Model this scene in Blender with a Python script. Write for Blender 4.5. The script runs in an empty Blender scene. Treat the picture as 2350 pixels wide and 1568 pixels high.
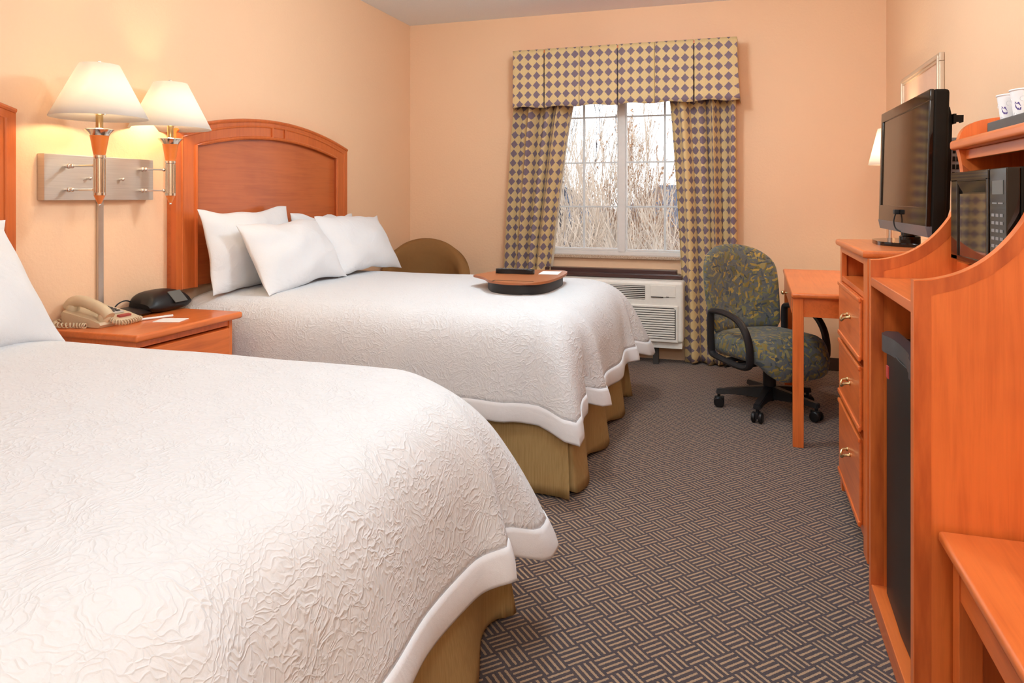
import bpy, bmesh, math, random
from mathutils import Vector, Matrix, Euler, noise
PI = math.pi
sc = bpy.context.scene
col = sc.collection

# ------------------------------------------------------------------ materials
MATS = {}
class NT:
    def __init__(s, name):
        s.m = bpy.data.materials.new(name); s.m.use_nodes = True
        s.t = s.m.node_tree; s.t.nodes.clear()
        s.out = s.t.nodes.new('ShaderNodeOutputMaterial')
        MATS[name] = s.m
    def n(s, typ, ins=None, **props):
        nd = s.t.nodes.new(typ)
        for k, v in props.items(): setattr(nd, k, v)
        for k, v in (ins or {}).items():
            if isinstance(v, bpy.types.NodeSocket): s.t.links.new(v, nd.inputs[k])
            else: nd.inputs[k].default_value = v
        return nd
    def math(s, op, a, b=0.0, c=None, clamp=False):
        d = {0: a, 1: b}
        if c is not None: d[2] = c
        return s.n('ShaderNodeMath', d, operation=op, use_clamp=clamp).outputs[0]
    def coord(s, kind='Object'): return s.n('ShaderNodeTexCoord').outputs[kind]
    def mapping(s, v, scale=(1,1,1), loc=(0,0,0), rot=(0,0,0)):
        return s.n('ShaderNodeMapping', {'Vector': v, 'Scale': scale, 'Location': loc, 'Rotation': rot}).outputs[0]
    def noise(s, v, scale, detail=2.0, rough=0.5, dist=0.0):
        return s.n('ShaderNodeTexNoise', {'Vector': v, 'Scale': scale, 'Detail': detail, 'Roughness': rough, 'Distortion': dist}).outputs[0]
    def ramp(s, f, stops, interp='LINEAR'):
        r = s.n('ShaderNodeValToRGB', {0: f}); cr = r.color_ramp; cr.interpolation = interp
        while len(cr.elements) < len(stops): cr.elements.new(0.5)
        for e, (p, c) in zip(cr.elements, stops):
            e.position = p; e.color = (*c, 1) if len(c) == 3 else c
        return r.outputs[0]
    def mix(s, f, a, b, blend='MIX'):
        nd = s.t.nodes.new('ShaderNodeMix'); nd.data_type = 'RGBA'; nd.blend_type = blend
        for i, v in ((0, f), (6, a), (7, b)):
            if isinstance(v, bpy.types.NodeSocket): s.t.links.new(v, nd.inputs[i])
            else: nd.inputs[i].default_value = v if i == 0 else ((*v, 1) if len(v) == 3 else v)
        return nd.outputs[2]
    def bump(s, h, strength=0.3, dist=0.01, normal=None):
        d = {'Height': h, 'Strength': strength, 'Distance': dist}
        if normal is not None: d['Normal'] = normal
        return s.n('ShaderNodeBump', d).outputs[0]
    def bsdf(s, color, rough=0.5, metal=0.0, normal=None, spec=0.5, coat=0.0, sheen=0.0, emit=None, estr=0.0, coatr=0.08):
        p = s.n('ShaderNodeBsdfPrincipled')
        def put(k, v):
            if isinstance(v, bpy.types.NodeSocket): s.t.links.new(v, p.inputs[k])
            else: p.inputs[k].default_value = v
        put('Base Color', color if isinstance(color, bpy.types.NodeSocket) else (*color, 1))
        put('Roughness', rough); put('Metallic', metal); put('Specular IOR Level', spec)
        put('Coat Weight', coat); put('Coat Roughness', coatr); put('Sheen Weight', sheen)
        if normal is not None: put('Normal', normal)
        if emit is not None: put('Emission Color', (*emit, 1)); put('Emission Strength', estr)
        s.t.links.new(p.outputs[0], s.out.inputs[0])
        return p
def simple(name, color, rough=0.5, metal=0.0, **k):
    t = NT(name); v = t.coord()
    f = t.noise(v, 35.0, 2.0)
    c = t.mix(f, tuple(x*0.94 for x in color), tuple(min(1, x*1.05) for x in color))
    t.bsdf(c, rough, metal, **k); return t.m

WALL = (0.88, 0.585, 0.375)
def make_materials():
    t = NT('wall_paint'); v = t.coord()
    n1 = t.noise(v, 60, 3.0, 0.6); n2 = t.noise(v, 2.0, 2.0)
    c = t.mix(n2, tuple(x*0.985 for x in WALL), tuple(x*1.015 for x in WALL))
    t.bsdf(c, 0.55, normal=t.bump(n1, 0.25, 0.006), spec=0.3)
    t = NT('ceiling_texture'); v = t.coord()
    n1 = t.noise(v, 140, 3.0, 0.7)
    t.bsdf(t.mix(n1, (0.82,0.85,0.88), (0.92,0.94,0.96)), 0.9, normal=t.bump(n1, 0.45, 0.008), spec=0.1)
    # carpet: basket weave of four-line blocks laid at 45 degrees
    t = NT('carpet'); v = t.coord()
    nz = t.n('ShaderNodeTexNoise', {'Vector': v, 'Scale': 220.0, 'Detail': 1.0})
    vv = t.n('ShaderNodeVectorMath', {0: nz.outputs[1], 1: (0.5,0.5,0.5)}, operation='SUBTRACT').outputs[0]
    vv = t.n('ShaderNodeVectorMath', {0: vv, 'Scale': 0.004}, operation='SCALE').outputs[0]
    vv = t.n('ShaderNodeVectorMath', {0: v, 1: vv}, operation='ADD').outputs[0]
    sx = t.n('ShaderNodeSeparateXYZ', {0: vv})
    S = 0.0711; r2 = math.sqrt(0.5)
    p = t.math('MULTIPLY', t.math('ADD', sx.outputs[0], sx.outputs[1]), r2)
    q = t.math('MULTIPLY', t.math('SUBTRACT', sx.outputs[1], sx.outputs[0]), r2)
    P = t.math('DIVIDE', t.math('SUBTRACT', p, 1.1547-0.5*S-40*S), S)
    Q = t.math('DIVIDE', t.math('SUBTRACT', q, 1.7487-0.5*S-40*S), S)
    fp, fq = t.math('FRACT', P), t.math('FRACT', Q)
    par = t.math('MODULO', t.math('ADD', t.math('FLOOR', P), t.math('FLOOR', Q)), 2.0)
    def line(across, along):
        st = t.math('ABSOLUTE', t.math('SUBTRACT', t.math('FRACT', t.math('MULTIPLY', across, 4.0)), 0.5))
        a = t.math('LESS_THAN', st, 0.19)
        e = t.math('LESS_THAN', t.math('ABSOLUTE', t.math('SUBTRACT', along, 0.5)), 0.455)
        return t.math('MULTIPLY', a, e)
    la, lb = line(fq, fp), line(fp, fq)
    isb = t.math('GREATER_THAN', par, 0.5)
    ln = t.math('ADD', t.math('MULTIPLY', la, t.math('SUBTRACT', 1.0, isb)), t.math('MULTIPLY', lb, isb))
    n2 = t.noise(v, 500, 2.0, 0.7); n3 = t.noise(v, 90.0, 2.0)
    dark = t.mix(n3, (0.032,0.030,0.046), (0.085,0.054,0.050))
    lite = t.mix(n2, (0.28,0.172,0.105), (0.47,0.32,0.205))
    c = t.mix(ln, dark, lite)
    t.bsdf(c, 0.95, normal=t.bump(t.math('ADD', n2, t.math('MULTIPLY', ln, 0.8)), 0.5, 0.004), spec=0.1, sheen=0.2)
    # cherry woods
    def wood(name, a, b, rot=(0,0,0), rough=0.32, coat=0.25, sc_=(1,1,1)):
        t = NT(name); v = t.mapping(t.coord(), scale=sc_, rot=rot)
        g = t.mapping(v, scale=(26, 26, 1.6))
        n1 = t.noise(g, 1.6, 5.0, 0.6, 0.6); n2 = t.noise(v, 3.0, 3.0, 0.6); n3 = t.noise(t.mapping(v, scale=(160,160,6)), 1.0, 2.0)
        f = t.math('ADD', t.math('MULTIPLY', n1, 0.55), t.math('ADD', t.math('MULTIPLY', n2, 0.45), t.math('MULTIPLY', n3, 0.16)))
        c = t.ramp(f, [(0.28, a), (0.62, b), (0.95, tuple(min(1, x*1.18) for x in b))])
        t.bsdf(c, rough, coat=coat, normal=t.bump(n3, 0.05, 0.002), coatr=0.15)
    wood('cherry', (0.50,0.088,0.014), (0.77,0.185,0.038))
    wood('cherry_flat', (0.46,0.080,0.013), (0.74,0.172,0.035), rot=(PI/2,0,0))
    wood('cherry_top', (0.52,0.100,0.018), (0.72,0.178,0.040), rot=(PI/2,0,0))
    wood('cherry_head', (0.38,0.070,0.013), (0.56,0.125,0.026), coat=0.12)
    wood('cherry_head_panel', (0.34,0.066,0.016), (0.50,0.120,0.030), rot=(PI/2,0,0), coat=0.12)
    wood('dark_wood', (0.018,0.005,0.004), (0.055,0.016,0.012), rot=(0,PI/2,0))
    # white crinkled coverlet
    def crinkle(name, base, scale, strength, dist):
        t = NT(name); v = t.coord()
        w = t.n('ShaderNodeTexNoise', {'Vector': v, 'Scale': 7.0, 'Detail': 3.0})
        wv = t.n('ShaderNodeVectorMath', {0: w.outputs[1], 'Scale': 0.22}, operation='SCALE').outputs[0]
        wv = t.n('ShaderNodeVectorMath', {0: v, 1: wv}, operation='ADD').outputs[0]
        vo = t.n('ShaderNodeTexVoronoi', {'Vector': wv, 'Scale': scale}, feature='DISTANCE_TO_EDGE').outputs[0]
        r1 = t.ramp(vo, [(0.0, (1,1,1)), (0.10, (0.25,)*3), (0.3, (0,0,0))])
        vo2 = t.n('ShaderNodeTexVoronoi', {'Vector': wv, 'Scale': scale*2.3}, feature='DISTANCE_TO_EDGE').outputs[0]
        r2_ = t.ramp(vo2, [(0.0, (1,1,1)), (0.14, (0.2,)*3), (0.35, (0,0,0))])
        msk = t.ramp(t.noise(v, 9.0, 2.0), [(0.40, (0,0,0)), (0.60, (1,1,1))])
        h = t.math('ADD', t.math('MULTIPLY', r1, msk), t.math('MULTIPLY', r2_, 0.45))
        h = t.math('ADD', h, t.math('MULTIPLY', t.noise(v, 120, 2.0), 0.35))
        t.bsdf(base, 0.75, normal=t.bump(h, strength, dist), spec=0.2, sheen=0.15)
    crinkle('coverlet_white', (0.685,0.695,0.725), 24.0, 0.42, 0.006)
    def linen(name, base, s1, st):
        t = NT(name); v = t.coord()
        n1 = t.noise(v, s1, 3.0, 0.6, 0.8)
        n2 = t.noise(v, 420, 1.0)
        t.bsdf(base, 0.75, normal=t.bump(t.math('ADD', n1, t.math('MULTIPLY', n2, 0.08)), st, 0.02), spec=0.2, sheen=0.15)
    linen('hem_white', (0.725,0.73,0.765), 9.0, 0.18)
    linen('pillow_white', (0.74,0.74,0.76), 7.0, 0.4)
    linen('sheet_white', (0.84,0.81,0.80), 6.0, 0.2)
    t = NT('skirt_olive'); v = t.coord()
    wv = t.noise(t.mapping(v, scale=(240,240,6)), 1.0, 2.0); n2 = t.noise(v, 5.0, 2.0)
    c = t.mix(wv, (0.30,0.195,0.075), (0.50,0.355,0.165))
    t.bsdf(c, 0.8, normal=t.bump(wv, 0.2, 0.003), spec=0.2)
    # curtain fabric : harlequin diamonds in the cloth's own u,v (metres)
    t = NT('curtain_fabric'); uv = t.coord('UV')
    sp = t.n('ShaderNodeSeparateXYZ', {0: uv})
    def tri(o, per):
        return t.math('MULTIPLY', t.math('ABSOLUTE', t.math('SUBTRACT', t.math('FRACT', t.math('DIVIDE', o, per)), 0.5)), 2.0)
    s_ = t.math('ADD', tri(sp.outputs[0], 0.066), tri(sp.outputs[1], 0.0725))
    s_ = t.math('ADD', s_, t.math('MULTIPLY', t.math('SUBTRACT', t.noise(uv, 90, 2.0), 0.5), 0.34))
    pat = t.ramp(s_, [(0.84, (1,1,1)), (0.92, (0,0,0))])
    br = t.noise(t.mapping(uv, scale=(420, 14, 1)), 1.0, 2.0)
    tan = t.mix(br, (0.62,0.44,0.21), (0.74,0.55,0.29))
    pur = t.mix(br, (0.135,0.098,0.145), (0.27,0.195,0.225))
    c = t.mix(pat, tan, pur)
    t.bsdf(c, 0.7, normal=t.bump(br, 0.12, 0.002), spec=0.25, sheen=0.1)
    t = NT('curtain_lining'); v = t.coord()
    t.bsdf(t.mix(t.noise(v, 60), (0.66,0.55,0.42), (0.74,0.62,0.48)), 0.85)
    # office chair upholstery: scattered leaves
    t = NT('leaf_upholstery'); v = t.coord()
    c = t.mix(t.noise(v, 60, 3.0), (0.075,0.080,0.078), (0.135,0.142,0.136))
    for i, (scl, colr, off) in enumerate(((26.0, (0.14,0.135,0.055), 0.0), (22.0, (0.30,0.205,0.052), 3.7), (24.0, (0.19,0.16,0.07), 8.1), (29.0, (0.075,0.09,0.105), 5.9))):
        vv = t.mapping(v, scale=(scl,)*3, loc=(off, off*0.7, off*1.3))
        vo = t.n('ShaderNodeTexVoronoi', {'Vector': vv, 'Scale': 1.0, 'Randomness': 0.9}, feature='F1')
        d = t.n('ShaderNodeVectorMath', {0: vv, 1: vo.outputs['Position']}, operation='SUBTRACT').outputs[0]
        sc1 = t.n('ShaderNodeSeparateColor', {0: vo.outputs['Color']})
        rot = t.n('ShaderNodeVectorRotate', {'Vector': d, 'Angle': t.math('MULTIPLY', sc1.outputs[0], 6.283), 'Axis': (0.55,-0.55,0.62)}, rotation_type='AXIS_ANGLE').outputs[0]
        ss = t.n('ShaderNodeSeparateXYZ', {0: rot})
        lx = t.math('ABSOLUTE', ss.outputs[2]); ly = t.math('ABSOLUTE', ss.outputs[0])
        wid = t.math('MULTIPLY', t.math('SUBTRACT', 1.0, t.math('POWER', t.math('DIVIDE', lx, 0.60), 2.0)), 0.145)
        leaf = t.math('LESS_THAN', ly, wid)
        leaf = t.math('MULTIPLY', leaf, t.math('GREATER_THAN', sc1.outputs[1], 0.12))
        cc = t.mix(sc1.outputs[2], tuple(x*0.6 for x in colr), tuple(x*1.35 for x in colr))
        c = t.mix(leaf, c, cc)
    t.bsdf(c, 0.9, normal=t.bump(t.noise(v, 500, 1.0), 0.2, 0.002), spec=0.15, sheen=0.2)
    simple('brown_upholstery', (0.26,0.128,0.044), 0.85, spec=0.2)
    # metals and plastics
    t = NT('brushed_nickel'); v = t.coord()
    n1 = t.noise(t.mapping(v, scale=(6,6,400)), 1.0, 2.0)
    t.bsdf(t.mix(n1, (0.50,0.45,0.40), (0.68,0.62,0.56)), t.math('ADD', 0.40, t.math('MULTIPLY', n1, 0.14)), 1.0)
    simple('polished_nickel', (0.72,0.68,0.63), 0.14, 1.0)
    simple('brass', (0.62,0.46,0.24), 0.25, 1.0)
    simple('conduit_nickel', (0.55,0.50,0.45), 0.30, 0.9)
    simple('lamp_wood', (0.74,0.20,0.04), 0.30, coat=0.2)
    simple('black_plastic', (0.009,0.008,0.009), 0.42, spec=0.35)
    simple('chair_black', (0.014,0.013,0.015), 0.45, spec=0.35)
    simple('black_matte', (0.010,0.007,0.004), 0.6, spec=0.15)
    simple('piano_black', (0.008,0.005,0.004), 0.08, spec=0.45)
    simple('bezel_grey', (0.12,0.12,0.135), 0.30)
    simple('tv_screen', (0.022,0.010,0.004), 0.07, spec=0.6)
    simple('oven_window', (0.03,0.022,0.018), 0.05, spec=1.0, coat=0.5, coatr=0.03)
    simple('silver_print', (0.22,0.22,0.22), 0.4)
    simple('phone_cream', (0.62,0.49,0.32), 0.42)
    simple('phone_key', (0.55,0.50,0.44), 0.45)
    simple('phone_red', (0.36,0.05,0.04), 0.4)
    simple('lcd_grey', (0.11,0.115,0.108), 0.35)
    simple('paper_white', (0.86,0.85,0.84), 0.8)
    simple('unit_cream', (0.87,0.83,0.77), 0.45)
    simple('vent_dark', (0.05,0.04,0.035), 0.6)
    simple('window_vinyl', (0.74,0.70,0.68), 0.4)
    simple('muntin_grey', (0.66,0.67,0.69), 0.45)
    t = NT('granite'); v = t.coord()
    t.bsdf(t.ramp(t.noise(v, 160, 3.0, 0.7), [(0.35, (0.20,0.11,0.07)), (0.5, (0.50,0.34,0.23)), (0.66, (0.68,0.55,0.43))]), 0.3)
    simple('tray_slate', (0.075,0.070,0.066), 0.5)
    simple('leather_tan', (0.36,0.115,0.040), 0.38)
    simple('cushion_black', (0.012,0.011,0.011), 0.55)
    simple('cup_white', (0.86,0.85,0.86), 0.5)
    simple('cup_print', (0.10,0.07,0.26), 0.5)
    simple('cup_swirl', (0.66,0.67,0.70), 0.5)
    simple('frame_champagne', (0.66,0.54,0.42), 0.32, 0.5)
    simple('art_mat', (0.80,0.52,0.37), 0.75)
    simple('art_print', (0.62,0.50,0.40), 0.7)
    simple('handle_grey', (0.055,0.055,0.06), 0.30)
    simple('sticker_red', (0.55,0.06,0.05), 0.4)
    simple('fridge_black', (0.008,0.007,0.007), 0.42, spec=0.3)
    simple('baseboard_wood', (0.05,0.03,0.022), 0.5)
    t = NT('lamp_shade_cloth')
    v = t.coord(); f = t.noise(v, 200, 1.0)
    d = t.n('ShaderNodeBsdfDiffuse', {'Color': (0.93,0.92,0.91,1)}); tr = t.n('ShaderNodeBsdfTranslucent', {'Color': (0.86,0.84,0.80,1)})
    mx = t.n('ShaderNodeMixShader', {0: 0.5, 1: d.outputs[0], 2: tr.outputs[0]})
    t.t.links.new(mx.outputs[0], t.out.inputs[0])
    t = NT('bulb_glow')
    tr = t.n('ShaderNodeBsdfTransparent', {'Color': (1,1,1,1)}); em = t.n('ShaderNodeEmission', {'Color': (1.0,0.80,0.45,1), 'Strength': 9.0})
    mx = t.n('ShaderNodeMixShader', {0: 0.3, 1: tr.outputs[0], 2: em.outputs[0]}); t.t.links.new(mx.outputs[0], t.out.inputs[0])
    t = NT('fill_globe_glow')  # glow of the globes added as fill light
    tr = t.n('ShaderNodeBsdfTransparent', {'Color': (1,1,1,1)}); em = t.n('ShaderNodeEmission', {'Color': (0.86,0.96,1.0,1), 'Strength': 2.5})
    mx = t.n('ShaderNodeMixShader', {0: 0.15, 1: tr.outputs[0], 2: em.outputs[0]}); t.t.links.new(mx.outputs[0], t.out.inputs[0])
    # thin glazing
    t = NT('window_glass')
    tr = t.n('ShaderNodeBsdfTransparent', {'Color': (0.97,0.985,1,1)}); g = t.n('ShaderNodeBsdfGlossy', {'Roughness': 0.02})
    fr = t.n('ShaderNodeFresnel', {'IOR': 1.35})
    mx = t.n('ShaderNodeMixShader', {0: t.math('MULTIPLY', fr.outputs[0], 0.8), 1: tr.outputs[0], 2: g.outputs[0]})
    t.t.links.new(mx.outputs[0], t.out.inputs[0])
    # outdoors
    simple('bark_pale', (0.48,0.385,0.31), 0.9)
    simple('bark_grey', (0.085,0.072,0.08), 0.9)
    simple('bark_rust', (0.34,0.215,0.145), 0.9)
    simple('brush_brown', (0.17,0.125,0.10), 0.95)
    simple('dry_leaf', (0.38,0.22,0.13), 0.9)
    simple('dry_grass', (0.55,0.45,0.34), 0.95)
    simple('siding_beige', (0.34,0.29,0.28), 0.8)
    simple('roof_slate', (0.06,0.065,0.09), 0.8)
    simple('door_paint', (0.55,0.38,0.25), 0.5)
make_materials()
M = MATS

# ------------------------------------------------------------------ mesh building
class MB:
    def __init__(s):
        s.bm = bmesh.new(); s.uv = None
    def _merge(s, verts, M4):
        if M4 is not None: bmesh.ops.transform(s.bm, matrix=M4, verts=verts)
    def box(s, x0, x1, y0, y1, z0, z1, bevel=0.0, seg=2, mat=None):
        x0, x1 = min(x0,x1), max(x0,x1); y0, y1 = min(y0,y1), max(y0,y1); z0, z1 = min(z0,z1), max(z0,z1)
        b = bmesh.new()
        v = [b.verts.new((x,y,z)) for x in (x0,x1) for y in (y0,y1) for z in (z0,z1)]
        for f in ((0,1,3,2),(4,6,7,5),(0,4,5,1),(2,3,7,6),(0,2,6,4),(1,5,7,3)): b.faces.new([v[i] for i in f])
        if bevel > 0:
            bevel = min(bevel, 0.45*min(x1-x0, y1-y0, z1-z0))
            bmesh.ops.bevel(b, geom=b.edges[:], offset=bevel, segments=seg, affect='EDGES', profile=0.5)
        s.join(b, mat); return s
    def join(s, b, mat=None):
        if mat is not None: bmesh.ops.transform(b, matrix=mat, verts=b.verts[:])
        bmesh.ops.recalc_face_normals(b, faces=b.faces[:])
        me = bpy.data.meshes.new('tmp'); b.to_mesh(me); b.free(); s.bm.from_mesh(me); bpy.data.meshes.remove(me)
    def prism(s, poly, axis, a0, a1, bevel=0.0, seg=2, mat=None):
        """poly: 2D points; axis 'x' -> (y,z), 'y' -> (x,z), 'z' -> (x,y)"""
        def p3(p, a):
            return (a,p[0],p[1]) if axis == 'x' else (p[0],a,p[1]) if axis == 'y' else (p[0],p[1],a)
        b = bmesh.new()
        A = [b.verts.new(p3(p,a0)) for p in poly]; B = [b.verts.new(p3(p,a1)) for p in poly]
        fa = b.faces.new(A); fb = b.faces.new(B[::-1]); n = len(poly)
        for i in range(n): b.faces.new((A[i], B[i], B[(i+1)%n], A[(i+1)%n]))
        if bevel > 0:
            ed = list(fa.edges) + list(fb.edges)
            bmesh.ops.bevel(b, geom=ed, offset=bevel, segments=seg, affect='EDGES', profile=0.5)
        s.join(b, mat); return s
    def tube(s, pts, r, n=8, closed=False, mat=None, flat=None):
        b = bmesh.new(); pts = [Vector(p) for p in pts]; m = len(pts); rings = []; prev = None
        for i, p in enumerate(pts):
            if closed: t = (pts[(i+1)%m]-pts[i-1])
            else: t = pts[min(i+1,m-1)]-pts[max(i-1,0)]
            if t.length < 1e-9: t = Vector((0,0,1))
            t.normalize()
            if prev is None:
                up = Vector((0,0,1)) if abs(t.z) < 0.9 else Vector((1,0,0))
                a = t.cross(up).normalized()
            else:
                a = (prev - t*prev.dot(t)).normalized()
            prev = a; c = t.cross(a)
            rr = r[i] if isinstance(r, (list, tuple)) else r
            f2 = flat if flat else 1.0
            rings.append([b.verts.new(p + a*rr*math.cos(2*PI*k/n) + c*rr*f2*math.sin(2*PI*k/n)) for k in range(n)])
        for i in range(m if closed else m-1):
            A, B = rings[i], rings[(i+1)%m]
            for k in range(n): b.faces.new((A[k], A[(k+1)%n], B[(k+1)%n], B[k]))
        if not closed:
            b.faces.new(rings[0][::-1]); b.faces.new(rings[-1])
        s.join(b, mat); return s
    def lathe(s, prof, c=(0,0,0), n=28, mat=None, cap=True):
        b = bmesh.new(); rings = []
        for r, z in prof:
            if r < 1e-6: rings.append([b.verts.new((c[0],c[1],c[2]+z))])
            else: rings.append([b.verts.new((c[0]+r*math.cos(2*PI*k/n), c[1]+r*math.sin(2*PI*k/n), c[2]+z)) for k in range(n)])
        for A, B in zip(rings, rings[1:]):
            for k in range(n):
                k2 = (k+1)%n
                if len(A) == 1 and len(B) == 1: continue
                if len(A) == 1: b.faces.new((A[0], B[k], B[k2]))
                elif len(B) == 1: b.faces.new((A[k], A[k2], B[0]))
                else: b.faces.new((A[k], A[k2], B[k2], B[k]))
        if cap:
            for R_ in (rings[0], rings[-1]):
                if len(R_) > 2: b.faces.new(R_)
        s.join(b, mat); return s
    def ball(s, c, r, n=12, sc_=(1,1,1)):
        b = bmesh.new(); bmesh.ops.create_uvsphere(b, u_segments=n*2, v_segments=n, radius=r)
        s.join(b, Matrix.Translation(c) @ Matrix.Diagonal((*sc_,1))); return s
    def grid(s, rows, uvs=None, closed_u=False, flip=False):
        """rows: list of lists of points; uvs the same shape"""
        b = s.bm
        if uvs is not None and s.uv is None: s.uv = b.loops.layers.uv.new('UVMap')
        V = [[b.verts.new(p) for p in r] for r in rows]
        nu = len(V[0])
        for j in range(len(V)-1):
            for i in range(nu if closed_u else nu-1):
                i2 = (i+1)%nu
                ids = [(j,i),(j,i2),(j+1,i2),(j+1,i)]
                if flip: ids = ids[::-1]
                f = b.faces.new([V[a][c] for a, c in ids])
                if uvs is not None:
                    for lp, (a, c) in zip(f.loops, ids): lp[s.uv].uv = uvs[a][c]
        return s

ROOT = {}
def root_matrix(o):
    while o.parent is not None: o = o.parent
    return ROOT.get(o.name, Matrix.Identity(4))
def thing(name, label, cat, loc=(0,0,0), rz=0.0, group=None, rot=None):
    o = bpy.data.objects.new(name, None); col.objects.link(o)
    o.empty_display_size = 0.1
    o.location = loc; o.rotation_euler = rot if rot else (0,0,rz)
    ROOT[o.name] = Matrix.Translation(loc) @ Euler(o.rotation_euler).to_matrix().to_4x4()
    o['label'] = label; o['category'] = cat
    if group: o['group'] = group
    return o
def tag(o, label, cat, group=None, kind=None):
    if label: o['label'] = label
    if cat: o['category'] = cat
    if group: o['group'] = group
    if kind: o['kind'] = kind
    return o
def obj(name, mb, mat, parent=None, world=False, loc=None, label=None, angle=38, solid=None, subsurf=0):
    """link one mesh object; world=True: coordinates are world, moved into the parent's frame"""
    me = bpy.data.meshes.new(name)
    if world and parent is not None:
        bmesh.ops.transform(mb.bm, matrix=root_matrix(parent).inverted(), verts=mb.bm.verts[:])
    if loc is not None:
        bmesh.ops.translate(mb.bm, vec=-Vector(loc), verts=mb.bm.verts[:])
    mb.bm.to_mesh(me); mb.bm.free()
    for p in me.polygons: p.use_smooth = True
    me.set_sharp_from_angle(angle=math.radians(angle))
    me.materials.append(M[mat] if isinstance(mat, str) else mat)
    o = bpy.data.objects.new(name, me); col.objects.link(o)
    if parent is not None: o.parent = parent
    if loc is not None: o.location = loc; ROOT[o.name] = Matrix.Translation(loc)
    if label: o['label'] = label
    if solid:
        m = o.modifiers.new('solid', 'SOLIDIFY'); m.thickness = solid; m.offset = 0
    if 5 < angle < 45 and not solid:
        m = o.modifiers.new('weighted', 'WEIGHTED_NORMAL'); m.keep_sharp = True; m.weight = 90
    if subsurf:
        m = o.modifiers.new('sub', 'SUBSURF'); m.levels = m.render_levels = subsurf
    return o
def struct(name, mb, mat, parent=None):
    o = obj(name, mb, mat, parent); o['kind'] = 'structure'; return o
def copy_tree(o, parent=None):
    c = o.copy(); col.objects.link(c)
    if parent is not None: c.parent = parent
    for ch in list(o.children): copy_tree(ch, c)
    return c
def lerp(a, b, t): return a + (b-a)*t
def interp(pts, t):
    """piecewise smooth (Catmull-Rom) through tuples, t in 0..1"""
    n = len(pts)-1; x = min(max(t,0),1)*n; i = min(int(x), n-1); f = x-i
    p0 = pts[max(i-1,0)]; p1 = pts[i]; p2 = pts[i+1]; p3 = pts[min(i+2,n)]
    return tuple(0.5*((2*b)+(-a+c)*f+(2*a-5*b+4*c-d)*f*f+(-a+3*b-3*c+d)*f**3) for a,b,c,d in zip(p0,p1,p2,p3))
def smooth_path(pts, n): return [interp(pts, k/(n-1)) for k in range(n)]

WL, WR, L, YB, H = -2.64, 0.964, 5.45, -1.6, 2.66
OX0, OX1, OZ0, OZ1 = -1.51, -0.205, 0.765, 2.02       # window opening

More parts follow.
